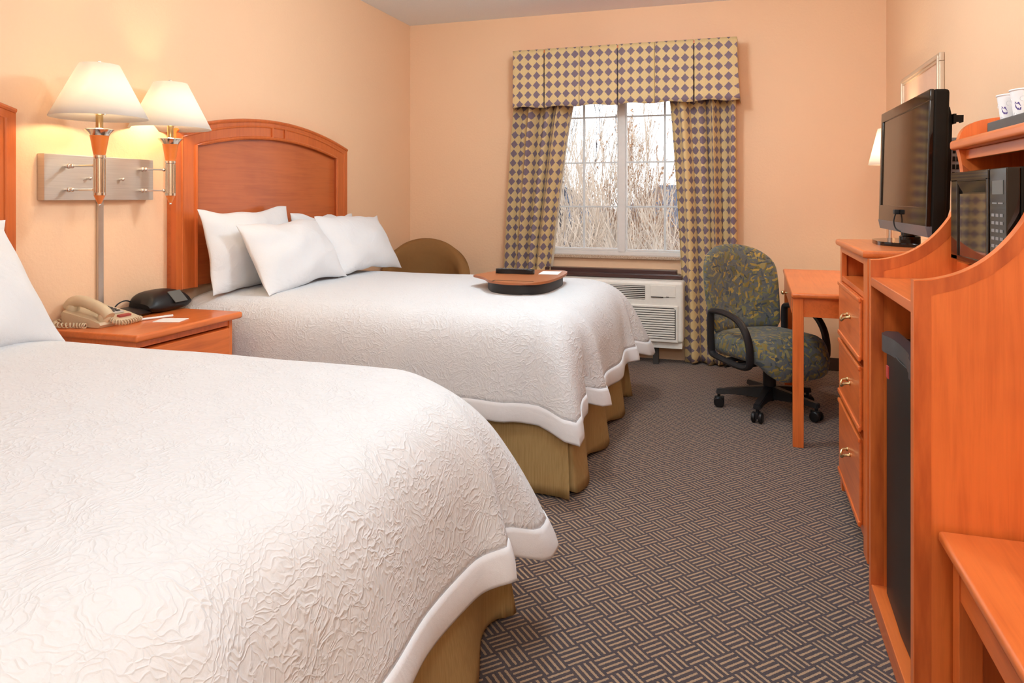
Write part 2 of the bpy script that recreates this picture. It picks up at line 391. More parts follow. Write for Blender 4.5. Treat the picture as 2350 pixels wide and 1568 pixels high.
# ------------------------------------------------------------------ room shell
def room():
    T = 0.14
    struct('floor', MB().box(WL-T, WR+T, YB-T, L+T, -0.12, 0.0), 'carpet')
    struct('ceiling', MB().box(WL-T, WR+T, YB-T, L+T, H, H+0.12), 'ceiling_texture')
    struct('wall_left', MB().box(WL-T, WL, YB-T, L+T, 0, H), 'wall_paint')
    struct('wall_right', MB().box(WR, WR+T, YB-T, L+T, 0, H), 'wall_paint')
    m = MB()
    m.box(WL, OX0, L, L+T, 0, H); m.box(OX1, WR, L, L+T, 0, H)
    m.box(OX0, OX1, L, L+T, 0, OZ0); m.box(OX0, OX1, L, L+T, OZ1, H)
    struct('wall_back', m, 'wall_paint')
    struct('wall_front', MB().box(WL, WR, YB-T, YB, 0, H), 'wall_paint')
    d = MB().box(-0.55, 0.35, YB, YB+0.035, 0.0, 2.05, 0.006)
    dd = struct('door_1', d, 'door_paint')
    h = MB().tube([(-0.47,YB+0.03,1.0),(-0.47,YB+0.09,1.0),(-0.36,YB+0.09,1.0)], 0.011, 10)
    struct('door_handle', h, 'brass', dd)
    struct('baseboard_back', MB().box(WL, OX0, L-0.012, L, 0, 0.09, 0.003).box(-0.3, WR, L-0.012, L, 0, 0.09, 0.003), 'baseboard_wood')
    struct('baseboard_right', MB().box(WR-0.012, WR, YB, L-0.012, 0, 0.09, 0.003), 'baseboard_wood')
    struct('baseboard_left', MB().box(WL, WL+0.012, YB, L-0.012, 0, 0.09, 0.003), 'baseboard_wood')
    # window
    w = bpy.data.objects.new('window_1', None); col.objects.link(w); w['kind'] = 'structure'
    y0, y1 = 5.485, 5.545
    f = MB()
    f.box(OX0, OX1, y0, y1, OZ0, OZ0+0.036, 0.004); f.box(OX0, OX1, y0, y1, OZ1-0.04, OZ1, 0.004)
    f.box(OX0, OX0+0.045, y0, y1, OZ0, OZ1, 0.004); f.box(OX1-0.045, OX1, y0, y1, OZ0, OZ1, 0.004)
    f.box(OX0+0.045, -0.888, y0+0.008, y1-0.004, OZ0+0.036, OZ0+0.056, 0.003)
    f.box(-0.834, OX1-0.045, y0+0.024, y1-0.004, OZ0+0.036, OZ0+0.05, 0.003)
    struct('window_frame', f, 'window_vinyl', w)
    struct('window_mullion', MB().box(-0.888, -0.836, y0-0.004, y1, OZ0+0.03, OZ1-0.03, 0.004).box(-0.900, -0.886, y0+0.014, y1, OZ0+0.03, OZ1-0.03, 0.003).box(-0.838, -0.828, y0+0.02, y1, OZ0+0.03, OZ1-0.03, 0.002), 'window_vinyl', w)
    g = MB(); ym = 5.53
    for z in (1.843, 1.488, 1.144):
        g.box(OX0+0.04, -0.89, ym-0.005, ym+0.005, z-0.006, z+0.006, 0.002); g.box(-0.834, OX1-0.04, ym-0.005, ym+0.005, z-0.006, z+0.006, 0.002)
    for x in (-1.167, -0.54):
        g.box(x-0.008, x+0.008, ym-0.006, ym+0.006, OZ0+0.03, OZ1-0.03, 0.002)
    struct('muntin_grid', g, 'muntin_grey', w)
    struct('window_pane', MB().box(OX0+0.03, -0.88, 5.536, 5.540, OZ0+0.02, OZ1-0.02), 'window_glass', w)
    struct('window_pane', MB().box(-0.84, OX1-0.03, 5.536, 5.540, OZ0+0.02, OZ1-0.02), 'window_glass', w)
    s = MB().box(OX0-0.02, OX1+0.02, 5.412, 5.488, 0.748, 0.772, 0.004)
    struct('window_sill', s, 'granite', w)
    # dark timber ledge under the window
    m = MB().box(-1.52, -0.44, 5.362, L, 0.640, 0.676, 0.006).box(-1.54, -0.398, 5.345, L, 0.612, 0.642, 0.006).box(-1.53, -0.42, 5.354, L, 0.636, 0.646, 0.003)
    struct('trim_1', m, 'dark_wood')
room()

# ------------------------------------------------------------------ beds
XH, XF, BW, TOP = -2.575, -0.645, 0.755, 0.735
def perimeter(yc, rc=0.30):
    st = []                                            # (x, y, nx, ny, distance from nearest corner middle, which)
    def add(x, y, nx, ny): st.append([x, y, nx, ny])
    ns = 46
    for k in range(ns): add(lerp(XH, XF-rc, k/ns), yc-BW, 0, -1)
    for k in range(16):
        a = -PI/2 + PI/2*k/16; add(XF-rc+rc*math.cos(a), yc-BW+rc+rc*math.sin(a), math.cos(a), math.sin(a))
    nf = 64
    for k in range(nf): add(XF, lerp(yc-BW+rc, yc+BW-rc, k/nf), 1, 0)
    for k in range(16):
        a = PI/2*k/16; add(XF-rc+rc*math.cos(a), yc+BW-rc+rc*math.sin(a), math.cos(a), math.sin(a))
    for k in range(ns+1): add(lerp(XF-rc, XH, k/ns), yc+BW, 0, 1)
    s = 0.0; S = [0.0]
    for a, b in zip(st, st[1:]):
        s += math.hypot(b[0]-a[0], b[1]-a[1]) + 0.12*math.hypot(b[2]-a[2], b[3]-a[3]); S.append(s)
    c1, c2 = S[ns+8], S[ns+16+nf+8]
    return st, S, c1, c2
SIDE = [(-0.235,0.004),(-0.17,-0.002),(-0.075,-0.020),(-0.012,-0.075),(0.022,-0.165),(0.038,-0.275),(0.048,-0.365),(0.052,-0.432)]
CORN = [(-0.225,-0.002),(-0.14,-0.012),(-0.045,-0.056),(0.050,-0.14),(0.130,-0.25),(0.195,-0.36),(0.240,-0.455),(0.270,-0.535)]
COR = {1.7: ((0.52,0.66,0.085),(1.10,0.30,0.20)), 4.2: ((0.8,0.8,0.2),(1.0,1.0,0.22))}
def cover_point(yc, st, s, c1, c2, t, seed):
    x, y, nx, ny = st
    d1, d2 = s-c1, s-c2
    dc = d1 if abs(d1) < abs(d2) else d2
    ext, drop, wid = COR[seed][0 if abs(d1) < abs(d2) else 1]
    w = math.exp(-(dc/wid)**2)
    a, b = interp(SIDE, t), interp(CORN, t)
    d = lerp(a[0], lerp(a[0], b[0], ext), w); z = TOP + lerp(a[1], lerp(a[1], b[1], drop), w)
    amp = max(0.0, t-0.30)**1.2
    win = math.exp(-(dc/0.42)**2)
    q = abs(dc); onfoot = (abs(d1) < abs(d2)) == (dc > 0)
    k = 1.0 if onfoot else 0.12
    d += amp*k*(-0.115*math.exp(-((q-0.235)/0.040)**2) + 0.070*math.exp(-((q-0.325)/0.055)**2))
    d += amp*0.025*math.cos(q*31.0)*math.exp(-(q/0.14)**2)
    z += amp*k*0.045*math.exp(-((q-0.225)/0.05)**2)
    d += amp*0.026*math.sin(s*11.0+seed)*(1-win) * (1.0 if nx > 0.5 else 0.45)
    z += amp*0.022*math.sin(s*7.0+seed*2.1)*(1-win)
    nzv = noise.noise(Vector((x*3.0+seed, y*3.0, t*2.0)))
    d += 0.006*nzv
    z += 0.004*noise.noise(Vector((x*5.0, y*5.0+seed, 1.3)))*(1-t)
    return Vector((x+nx*d, y+ny*d, z))
def bed(yc, lab_bed, lab_cover, seed):
    y0, y1 = yc-BW, yc+BW
    b = thing('bed', lab_bed, 'bed', (XF-0.96, yc, 0), group=None)
    obj('box_spring', MB().box(XH, XF-0.03, y0+0.03, y1-0.03, 0.17, 0.42, 0.02), 'sheet_white', b, True)
    obj('mattress', MB().box(XH, XF-0.09, y0+0.06, y1-0.06, 0.42, 0.655, 0.10, 5), 'sheet_white', b, True)
    for (lx, ly) in ((XH+0.1, y0+0.12), (XH+0.1, y1-0.12), (XF-0.16, y0+0.12), (XF-0.16, y1-0.12)):
        obj('leg', MB().lathe([(0.025,0),(0.025,0.17)], (lx, ly, 0), 12), 'black_plastic', b, True)
    # pleated skirt, one length of cloth round three sides
    st, S, c1, c2 = perimeter(yc, 0.03)
    rows = []
    for j in range(9):
        t = j/8; row = []
        for (x, y, nx, ny), s in zip(st, S):
            dc = min(abs(s-c1), abs(s-c2))
            g = math.exp(-(dc/0.11)**2)
            foot = 1.0 if nx > 0.5 else 0.0
            mid = abs((s-(c1+c2)/2))
            wav = 0.030*math.cos(2*PI*(s-c1-0.24)/0.50)*foot + 0.010*math.sin(s*9+seed)*(1-foot)
            notch = -0.07*math.exp(-((dc-0.045)/0.022)**2)*foot - 0.06*math.exp(-(mid/0.03)**2)
            d = -0.012 + t*(0.022 + wav*0.95) + notch*(0.25+0.75*t) + 0.02*g*t
            z = lerp(0.36, 0.012, t) + (0.014*(1+math.cos(2*PI*(s-c1)/0.5+0.6))*t*foot if t > 0.9 else 0)
            row.append((x+nx*d, y+ny*d, z))
        rows.append(row)
    sk = MB().grid(rows)
    obj('bed_skirt', sk, 'skirt_olive', b, True, solid=0.004, angle=60)
    # coverlet lying over the bed: a thing of its own
    st, S, c1, c2 = perimeter(yc)
    def ring(t): return [cover_point(yc, p, s, c1, c2, t, seed) for p, s in zip(st, S)]
    HB = 0.845
    rows = []
    base = ring(0.0)
    for k in range(6):
        f = k/6; row = []
        for p in base:
            sx = min(max(p.x, XH+0.01), XF-0.45)
            q = Vector((lerp(sx, p.x, f), lerp(yc, p.y, f), 0))
            q.z = TOP + 0.012*(1-f*f)*0.7 + 0.004 + 0.005*noise.noise(Vector((q.x*3, q.y*3, seed)))*(1-f)
            row.append(q)
        rows.append(row)
    nt = 26
    for k in range(nt+1): rows.append(ring(HB*k/nt))
    root = thing('coverlet', lab_cover, 'bedspread', (XF-0.96, yc, TOP))
    qt = MB().grid(rows); bmesh.ops.remove_doubles(qt.bm, verts=qt.bm.verts[:], dist=0.0015)
    obj('quilted_top', qt, 'coverlet_white', root, True, solid=0.008, angle=70)
    hr = []
    for k in range(7):
        t = lerp(HB-0.004, 1.0, k/6); rr = []
        for p, st_, in zip(ring(t), st):
            rr.append(p + Vector((st_[2], st_[3], 0))*(0.003+0.004*math.sin(PI*k/6)))
        hr.append(rr)
    obj('hem_border', MB().grid(hr), 'hem_white', root, True, solid=0.009, angle=70, label='smooth white border along the bottom of the coverlet')
bed(3.555, 'queen bed by the window with olive pleated skirt', 'white crinkled coverlet on the bed nearer the window, holding the lap tray', 1.7)
bed(1.19, 'queen bed nearest the camera with olive pleated skirt', 'white crinkled coverlet filling the near bed in front of the nightstand', 4.2)

# headboards
def headboard(yc, label):
    dy = yc-3.555
    def arch(y, side, peak, hw): return side + (peak-side)*(1-((y-3.555)/hw)**2)
    N = 28
    def outline(hw, z0, side, peak):
        return [(3.555-hw, z0)] + [(3.555+hw*(2*k/N-1), arch(3.555+hw*(2*k/N-1), side, peak, hw)) for k in range(N+1)] + [(3.555+hw, z0)]
    h = thing('headboard', label, 'headboard', (WL, 3.555+dy, 0.77))
    mv = lambda pl: [(a+dy, c) for a, c in pl]
    out = outline(0.785, 0.77, 1.545, 1.657)
    inn = outline(0.652, 0.77, 1.478, 1.558)
    obj('panel', MB().prism(mv(outline(0.78, 0.775, 1.54, 1.652)), 'x', WL+0.002, WL+0.038), 'cherry_head_panel', h, True)
    fr = MB(); b = bmesh.new()                         # frame ring, front and edge faces
    n = len(out); x1, x0 = WL+0.060, WL+0.030
    V = {}
    for nm, pl in (('o', out), ('i', inn)):
        for a in (x0, x1): V[nm, a] = [b.verts.new((a, p[0]+dy, p[1])) for p in pl]
    for i in range(n-1):
        b.faces.new((V['o',x1][i], V['o',x1][i+1], V['i',x1][i+1], V['i',x1][i]))
        b.faces.new((V['o',x0][i], V['o',x1][i], V['o',x1][i+1], V['o',x0][i+1]))
        b.faces.new((V['i',x0][i], V['i',x1][i], V['i',x1][i+1], V['i',x0][i+1]))
        b.faces.new((V['o',x0][i], V['o',x0][i+1], V['i',x0][i+1], V['i',x0][i]))
    for i in (0, n-1): b.faces.new((V['o',x0][i], V['o',x1][i], V['i',x1][i], V['i',x0][i]))
    fr.join(b)
    obj('frame', fr, 'cherry_head', h, True)
    be = MB().tube([(WL+0.060, p[0]+dy, p[1]) for p in inn], 0.010, 8)
    obj('inner_moulding', be, 'cherry_head', h, True)
    ot = outline(0.745, 0.77, 1.512, 1.622)
    obj('outer_moulding', MB().tube([(WL+0.058, p[0]+dy, p[1]) for p in ot], 0.007, 8), 'cherry_head', h, True)
    obj('edge_cap', MB().tube([(WL+0.056, p[0]+dy, p[1]-0.004) for p in out[1:-1]], 0.011, 8), 'cherry_head', h, True)
    for s in (-1, 1):
        y = 3.57+dy+s*0.06
        obj('batten', MB().box(WL+0.058, WL+0.069, y-0.008, y+0.008, 1.556, 1.620, 0.003), 'cherry_head', h, True)
headboard(3.555, 'arched cherry wood headboard with rounded top behind the bed by the window')
headboard(1.19, 'cherry wood headboard partly seen behind the near bed')

# pillows
def pillow(label, c, w, h, th, lean, yaw=0.0, roll=0.0, seed=0.0, taper=0.0, group='pillows on the beds'):
    """upright pillow: width along y, height up, leaning back towards the headboard by lean"""
    nu, nv = 30, 22
    o = thing('pillow', label, 'pillow', c, 0, group)
    R_ = Euler((0, 0, yaw)).to_matrix() @ Euler((0, -lean, 0)).to_matrix() @ Euler((roll, 0, 0)).to_matrix()
    def pt(u, v, side):
        pin = 0.085
        a = w/2*u*(1-pin*(1-v*v))*(1-taper*((v+1)/2)**1.4); bz = h/2*v*(1-pin*1.3*(1-u*u))
        prof = ((1-abs(u)**2.2)*(1-abs(v)**2.2))**0.62
        n1 = noise.noise(Vector((u*2.0+seed, v*2.2, side*3.0+seed)))
        n2 = noise.noise(Vector((u*5.0+seed, v*3.0, side*5.0)))
        tt = th/2*prof*(1+0.22*n1*min(1, prof*1.5)) + 0.010*n2*prof*(1-prof*0.4)
        sag = -0.05*(1-(bz/h+0.5))*0
        p = Vector((side*tt, a, bz+h/2))
        p.x += 0.02*noise.noise(Vector((u*1.5, v*1.5, seed*2)))+0.0
        p.z += 0.022*noise.noise(Vector((u*2.5+seed, 7.7, v)))*abs(v)
        return tuple(R_ @ p)
    mb = MB()
    for side in (1, -1):
        rows = [[pt(math.sin(PI/2*(2*i/nu-1)), math.sin(PI/2*(2*j/nv-1)), side) for i in range(nu+1)] for j in range(nv+1)]
        mb.grid(rows, flip=(side < 0))
    bmesh.ops.remove_doubles(mb.bm, verts=mb.bm.verts[:], dist=0.0004)
    obj('pillowcase', mb, 'pillow_white', o, angle=80)
pillow('white pillow standing against the arched headboard, nearest the nightstand', (-2.445,3.21,0.737), 0.74, 0.43, 0.17, 0.17, 0.02, 0.02, 1.3)
pillow('white pillow standing against the arched headboard on the window side', (-2.445,3.93,0.737), 0.70, 0.385, 0.17, 0.17, 0.0, -0.02, 5.1)
pillow('white pillow lying in front on the nightstand half of the far bed', (-2.19,3.32,0.745), 0.76, 0.40, 0.19, 0.52, 0.02, 0.02, 2.2)
pillow('white pillow lying in front on the window half of the far bed', (-2.20,4.00,0.745), 0.74, 0.40, 0.19, 0.46, -0.02, -0.02, 9.4)
pillow('white pillow at the back of the near bed showing only its corner', (-2.42,1.475,0.725), 0.76, 0.415, 0.15, 0.15, 0.0, 0.0, 6.6)
pillow('large white pillow in front on the near bed, cut off by the picture edge', (-2.235,1.495,0.705), 0.78, 0.43, 0.20, 0.36, -0.04, 0.03, 7.9, 0.25)

# ------------------------------------------------------------------ nightstand and what stands on it
def nightstand():
    t = thing('nightstand', 'cherry nightstand between the two beds with phone and clock radio on top', 'nightstand', (-2.40,2.42,0))
    obj('top', MB().box(-2.632, -2.155, 2.12, 2.72, 0.668, 0.698, 0.010, 3), 'cherry_top', t, True)
    b = MB().box(-2.63, -2.19, 2.15, 2.17, 0.06, 0.668, 0.002).box(-2.63, -2.19, 2.67, 2.69, 0.06, 0.668, 0.002).box(-2.63, -2.62, 2.17, 2.67, 0.06, 0.668).box(-2.63, -2.20, 2.17, 2.67, 0.06, 0.085).box(-2.63,-2.195,2.17,2.67,0.640,0.668)
    obj('carcass', b, 'cherry', t, True)
    obj('plinth', MB().box(-2.62, -2.22, 2.165, 2.675, 0.0, 0.06, 0.002), 'cherry', t, True)
    for z0, z1 in ((0.095, 0.355), (0.37, 0.632)):
        d = obj('drawer', MB().box(-2.60, -2.178, 2.178, 2.662, z0, z1, 0.006), 'cherry_flat', t, True)
        zc = (z0+z1)/2
        h = MB().tube([(-2.178,2.38,zc),(-2.158,2.385,zc-0.004),(-2.152,2.42,zc-0.012),(-2.158,2.455,zc-0.004),(-2.178,2.46,zc)], 0.005, 8)
        obj('handle', h, 'brass', d, True)
nightstand()

def phone():
    z = 0.6985
    t = thing('telephone', 'cream corded desk telephone on the nightstand beside the near bed', 'telephone', (-2.50,2.285,z))
    prof = [(-2.605,z),(-2.415,z),(-2.405,z+0.012),(-2.41,z+0.022),(-2.46,z+0.034),(-2.600,z+0.062),(-2.612,z+0.05)]
    obj('base', MB().prism(prof, 'y', 2.185, 2.385, 0.004), 'phone_cream', t, True)
    hs = MB().tube(smooth_path([(-2.615,2.225,z+0.070),(-2.590,2.225,z+0.092),(-2.545,2.225,z+0.098),(-2.49,2.225,z+0.086),(-2.435,2.225,z+0.066),(-2.402,2.225,z+0.040)], 24), 0.023, 12)
    hs.lathe([(0.0,-0.016),(0.024,-0.014),(0.026,0.0),(0.02,0.014),(0,0.016)], (0,0,0), 16, Matrix.Translation((-2.425,2.225,z+0.040)) @ Euler((0,0.35,0)).to_matrix().to_4x4())
    hs.lathe([(0.0,-0.016),(0.024,-0.014),(0.026,0.0),(0.02,0.014),(0,0.016)], (0,0,0), 16, Matrix.Translation((-2.592,2.225,z+0.070)) @ Euler((0,0.25,0)).to_matrix().to_4x4())
    obj('handset', hs, 'phone_cream', t, True)
    kp = obj('keypad', MB().box(-0.055, 0.035, -0.045, 0.045, 0.0, 0.006, 0.002, mat=Matrix.Translation((-2.50,2.315,z+0.043)) @ Euler((0,0.20,0)).to_matrix().to_4x4()), 'phone_key', t, True)
    ks = MB()
    for i in range(4):
        for j in range(3):
            ks.box(-0.050+i*0.020, -0.036+i*0.020, -0.036+j*0.026, -0.018+j*0.026, 0.006, 0.010, 0.002, mat=Matrix.Translation((-2.50,2.315,z+0.043)) @ Euler((0,0.20,0)).to_matrix().to_4x4())
    obj('keys', ks, 'vent_dark', kp, True)
    obj('message_button', MB().box(-0.008, 0.010, -0.030, 0.030, 0, 0.010, 0.003, mat=Matrix.Translation((-2.433,2.325,z+0.026)) @ Euler((0,0.25,0)).to_matrix().to_4x4()), 'phone_red', t, True, label='dark red message button')
    path = smooth_path([(-2.612,2.20,z+0.024),(-2.615,2.165,z+0.014),(-2.585,2.145,z+0.012),(-2.535,2.150,z+0.012),(-2.500,2.168,z+0.010),(-2.465,2.172,z+0.010)], 12)
    def coil(path, r, turns):
        n = turns*9; pts = []
        for k in range(n):
            f = k/(n-1); c = Vector(interp(path, f)); t2 = (Vector(interp(path, min(1, f+0.01)))-Vector(interp(path, max(0, f-0.01)))).normalized()
            a = t2.cross(Vector((0,0,1))).normalized(); b = t2.cross(a); an = 2*PI*turns*f
            pts.append(c + a*r*math.cos(an) + b*r*math.sin(an))
        return pts
    p2 = smooth_path([(-2.405,2.232,z+0.030),(-2.382,2.245,z+0.016),(-2.375,2.285,z+0.0125),(-2.384,2.335,z+0.0125),(-2.392,2.37,z+0.0125)], 12)
    obj('cord', MB().tube(coil(path, 0.009, 15), 0.0028, 6).tube(coil(p2, 0.009, 14), 0.0028, 6), 'phone_cream', t, True)
phone()
def clock_radio():
    z = 0.6985
    t = thing('clock_radio', 'black clock radio with small grey display on the nightstand beside the far bed', 'clock radio', (-2.53,2.635,z), rz=0.06)
    prof = [(-0.085,0.004),(0.035,0.002),(0.062,0.012),(0.070,0.030),(0.055,0.062),(0.020,0.086),(-0.045,0.094),(-0.082,0.078),(-0.092,0.03)]
    b = bmesh.new(); rows = []
    N = 18; pp = smooth_path(prof+[prof[0]], 34)[:-1]
    for k in range(N+1):
        u = k/N*2-1; sc_ = (1-abs(u)**3.2)**0.42 if abs(u) < 1 else 0.0
        sc_ = max(sc_, 0.30)
        rows.append([(p[0]*(0.55+0.45*sc_), 0.0+u*0.135, max(0.001, 0.045+(p[1]-0.045)*sc_)-0.045*(1-sc_)*0.35) for p in pp])
    mb = MB().grid(rows, closed_u=True)
    mb.bm.faces.new([v for v in list(mb.bm.verts)[:len(pp)]][::-1]); mb.bm.verts.ensure_lookup_table()
    mb.bm.faces.new([mb.bm.verts[-len(pp)+i] for i in range(len(pp))])
    bmesh.ops.recalc_face_normals(mb.bm, faces=mb.bm.faces[:])
    obj('body', mb, 'black_plastic', t)
    obj('display', MB().box(-0.034, 0.032, -0.012, 0.068, 0, 0.004, 0.0015, mat=Matrix.Translation((0.057,0,0.061)) @ Euler((0,0.80,0)).to_matrix().to_4x4()), 'lcd_grey', t)
    d = MB().prism([(-0.07,0.0),(0.03,0.0),(0.045,0.012),(0.03,0.024),(-0.06,0.034),(-0.075,0.02)], 'y', -0.245, -0.115, 0.006)
    obj('dock', d, 'black_plastic', t)
    obj('cord', MB().tube(smooth_path([(-0.06,-0.12,0.05),(-0.065,-0.15,0.062),(-0.07,-0.19,0.052),(-0.075,-0.22,0.02),(-0.082,-0.235,0.006)], 20), 0.003, 8), 'black_plastic', t)
clock_radio()
def stationery():
    z = 0.6985
    n = MB().box(-0.055, 0.055, -0.045, 0.045, 0.0, 0.002, mat=Matrix.Translation((-2.285,2.425,z)) @ Euler((0,0,0.30)).to_matrix().to_4x4())
    tag(obj('notepad', n, 'paper_white', loc=(-2.285,2.425,z)), 'small white note card lying on the nightstand beside the pen', 'notepad')
    t = thing('pen', 'white pen lying beside the note card on the nightstand', 'pen', (-2.37,2.445,z), rz=0.0)
    a, b = Vector((-2.40,2.375,z+0.0055)), Vector((-2.345,2.50,z+0.0055))
    obj('barrel', MB().tube([a, lerp(a,b,0.5), b], 0.005, 10), 'paper_white', t, True)
    obj('tip', MB().tube([a-(b-a)*0.08, a], [0.001,0.0042], 10), 'brushed_nickel', t, True)
    obj('clip', MB().box(-0.001,0.001,-0.02,0.02,0,0.002, mat=Matrix.Translation((-2.353,2.482,z+0.0105)) @ Euler((0,0,-0.414)).to_matrix().to_4x4()), 'brushed_nickel', t, True)
stationery()

# ------------------------------------------------------------------ wall lamp
def shade_mesh(c, rb, rt, z0, z1):
    N = 40
    m = MB()
    b = bmesh.new(); prof = [(rb, z0), (lerp(rb,rt,0.5), lerp(z0,z1,0.5)), (rt, z1)]
    m.lathe(prof, c, N, cap=False); return m
def wall_lamp():
    t = thing('wall_lamp', 'twin swing-arm wall lamp with two white shades on a brushed metal plate over the nightstand', 'wall lamp', (WL,2.375,1.30))
    bp = MB().box(WL+0.002, WL+0.040, 2.105, 2.652, 1.206, 1.392, 0.003)
    obj('back_plate', bp, 'brushed_nickel', t, True)
    for y in (2.297, 2.463):
        obj('switch_knob', MB().tube([(WL+0.04,y,1.297),(WL+0.056,y,1.297)], 0.004, 10).ball((WL+0.058,y,1.297), 0.008, 8), 'polished_nickel', t, True)
    obj('cord_cover', MB().box(WL+0.001, WL+0.016, 2.375, 2.403, 0.70, 1.206, 0.003), 'conduit_nickel', t, True, label='flat metal cord cover running down the wall')
    for (cx, cy, hy) in ((-2.412, 2.188, 2.197), (-2.490, 2.640, 2.571)):
        lm = MB()
        lm.lathe([(0.0195,1.232),(0.0195,1.372),(0.023,1.374),(0.023,1.384),(0.021,1.386)], (cx,cy,0), 24)
        for a in range(12):
            an = 2*PI*a/12
            lm.tube([(cx+0.0195*math.cos(an),cy+0.0195*math.sin(an),1.234),(cx+0.0195*math.cos(an),cy+0.0195*math.sin(an),1.370)], 0.0028, 6)
        lm.lathe([(0.0225,1.226),(0.0225,1.236),(0.020,1.238)], (cx,cy,0), 24)
        p = obj('lamp_arm', lm, 'polished_nickel', t, True)
        for z in (1.3445, 1.2490):
            ar = MB()
            ar.tube([(WL+0.038,hy,z),(WL+0.07,hy,z)], 0.006, 10); ar.ball((WL+0.058,hy,z), 0.0105, 8); ar.ball((WL+0.076,hy,z), 0.0095, 8)
            d = Vector((cx-(WL+0.076), cy-hy, 0)).normalized()
            ar.tube([(WL+0.076,hy,z),(cx-d.x*0.018,cy-d.y*0.018,z)], 0.0042, 8); ar.ball((cx-d.x*0.028,cy-d.y*0.028,z), 0.0085, 8)
            obj('swing_bar', ar, 'polished_nickel', p, True)
        obj('wooden_cone', MB().lathe([(0.021,1.386),(0.024,1.400),(0.030,1.437),(0.0345,1.462)], (cx,cy,0), 28), 'lamp_wood', p, True)
        obj('wooden_tip', MB().lathe([(0.004,1.190),(0.009,1.198),(0.0205,1.226)], (cx,cy,0), 24), 'lamp_wood', p, True)
        obj('cup', MB().lathe([(0.0345,1.462),(0.040,1.472),(0.054,1.485),(0.050,1.488),(0.030,1.482),(0.0,1.480)], (cx,cy,0), 32), 'polished_nickel', p, True)
        obj('tip_finial', MB().ball((cx,cy,1.189), 0.006, 8), 'polished_nickel', p, True)
        obj('socket', MB().lathe([(0.0135,1.482),(0.0135,1.545),(0.016,1.548),(0.016,1.575),(0.0,1.577)], (cx,cy,0), 20), 'brass', p, True)
        obj('shade', shade_mesh((cx,cy,0), 0.174, 0.071, 1.532, 1.742), 'lamp_shade_cloth', p, True, solid=0.002)
        hp = MB()
        for s in (1, -1):
            hp.tube(smooth_path([(cx,cy+s*0.014,1.548),(cx,cy+s*0.036,1.556),(cx,cy+s*0.050,1.61),(cx,cy+s*0.030,1.70),(cx,cy,1.742)], 18), 0.0022, 6)
        hp.tube([(cx+0.071,cy,1.738),(cx-0.071,cy,1.738)], 0.0018, 6).tube([(cx,cy+0.071,1.738),(cx,cy-0.071,1.738)], 0.0018, 6)
        hp.tube(smooth_path([(cx,cy-0.010,1.740),(cx,cy-0.009,1.752),(cx,cy,1.757),(cx,cy+0.009,1.752),(cx,cy+0.010,1.740)], 14), 0.0024, 6)
        obj('harp', hp, 'brushed_nickel', p, True)
        obj('bulb', MB().ball((cx,cy,1.616), 0.026, 10, (1,1,1.2)), 'bulb_glow', p, True)
        li = bpy.data.lights.new('lamp_light', 'POINT'); li.energy = 6.5; li.color = (1.0,0.76,0.44); li.shadow_soft_size = 0.03
        lo = bpy.data.objects.new('lamp_light', li); col.objects.link(lo); lo.location = (cx,cy,1.612)
wall_lamp()

# ------------------------------------------------------------------ things on the far bed
def lap_tray():
    zb = TOP+0.012
    t = thing('lap_tray', 'tan lap desk with black cushion underneath lying on the far bed', 'lap desk', (-1.10,3.50,zb))
    sh = smooth_path([(-1.330,3.50),(-1.235,3.40),(-1.165,3.29),(-1.06,3.235),(-0.955,3.25),(-0.895,3.34),(-0.875,3.52),(-0.885,3.74),(-0.93,3.86),(-1.08,3.86),(-1.24,3.85),(-1.285,3.70),(-1.330,3.50)], 60)[:-1]
    zt = zb+0.052
    obj('board', MB().prism(sh, 'z', zt, zt+0.012, 0.003), 'leather_tan', t, True)
    c = Vector((-1.08,3.56))
    cu = [tuple(c + (Vector(p)-c)*0.90) for p in sh]; cu = [(max(x,-1.225),y) for x, y in cu]
    obj('cushion', MB().prism(cu, 'z', zb, zt+0.001, 0.012, 3), 'cushion_black', t, True)
    obj('pen_groove', MB().box(-1.14,-0.945,3.300,3.306,zt+0.0115,zt+0.0130).box(-1.146,-1.140,3.262,3.306,zt+0.0115,zt+0.0130), 'cushion_black', t, True, label='dark seam of the wrist rest')
    z = zt+0.0125
    r = thing('remote_control', 'black television remote lying on the lap desk', 'remote control', (-1.14,3.62,z), rz=0.03)
    rp = smooth_path([(-0.105,0),(-0.095,0.023),(-0.055,0.026),(0.0,0.018),(0.055,0.024),(0.098,0.024),(0.108,0),(0.098,-0.024),(0.055,-0.024),(0.0,-0.018),(-0.055,-0.026),(-0.095,-0.023),(-0.105,0)], 44)[:-1]
    obj('body', MB().prism(rp, 'z', 0.001, 0.024, 0.006, 3), 'black_plastic', r)
    kb = MB()
    for i in range(9):
        for j in (-1, 0, 1): kb.box(-0.085+i*0.02, -0.074+i*0.02, j*0.012-0.004, j*0.012+0.004, 0.023, 0.0262, 0.001)
    obj('buttons', kb, 'bezel_grey', r)
    g = MB().box(-0.052,0.052,-0.075,0.075,0,0.0018, mat=Matrix.Translation((-0.965,3.70,z)) @ Euler((0,0,0.1)).to_matrix().to_4x4())
    tag(obj('guide_card', g, 'paper_white', loc=(-0.965,3.70,z)), 'pale card lying on the lap desk beside the remote', 'card')
lap_tray()

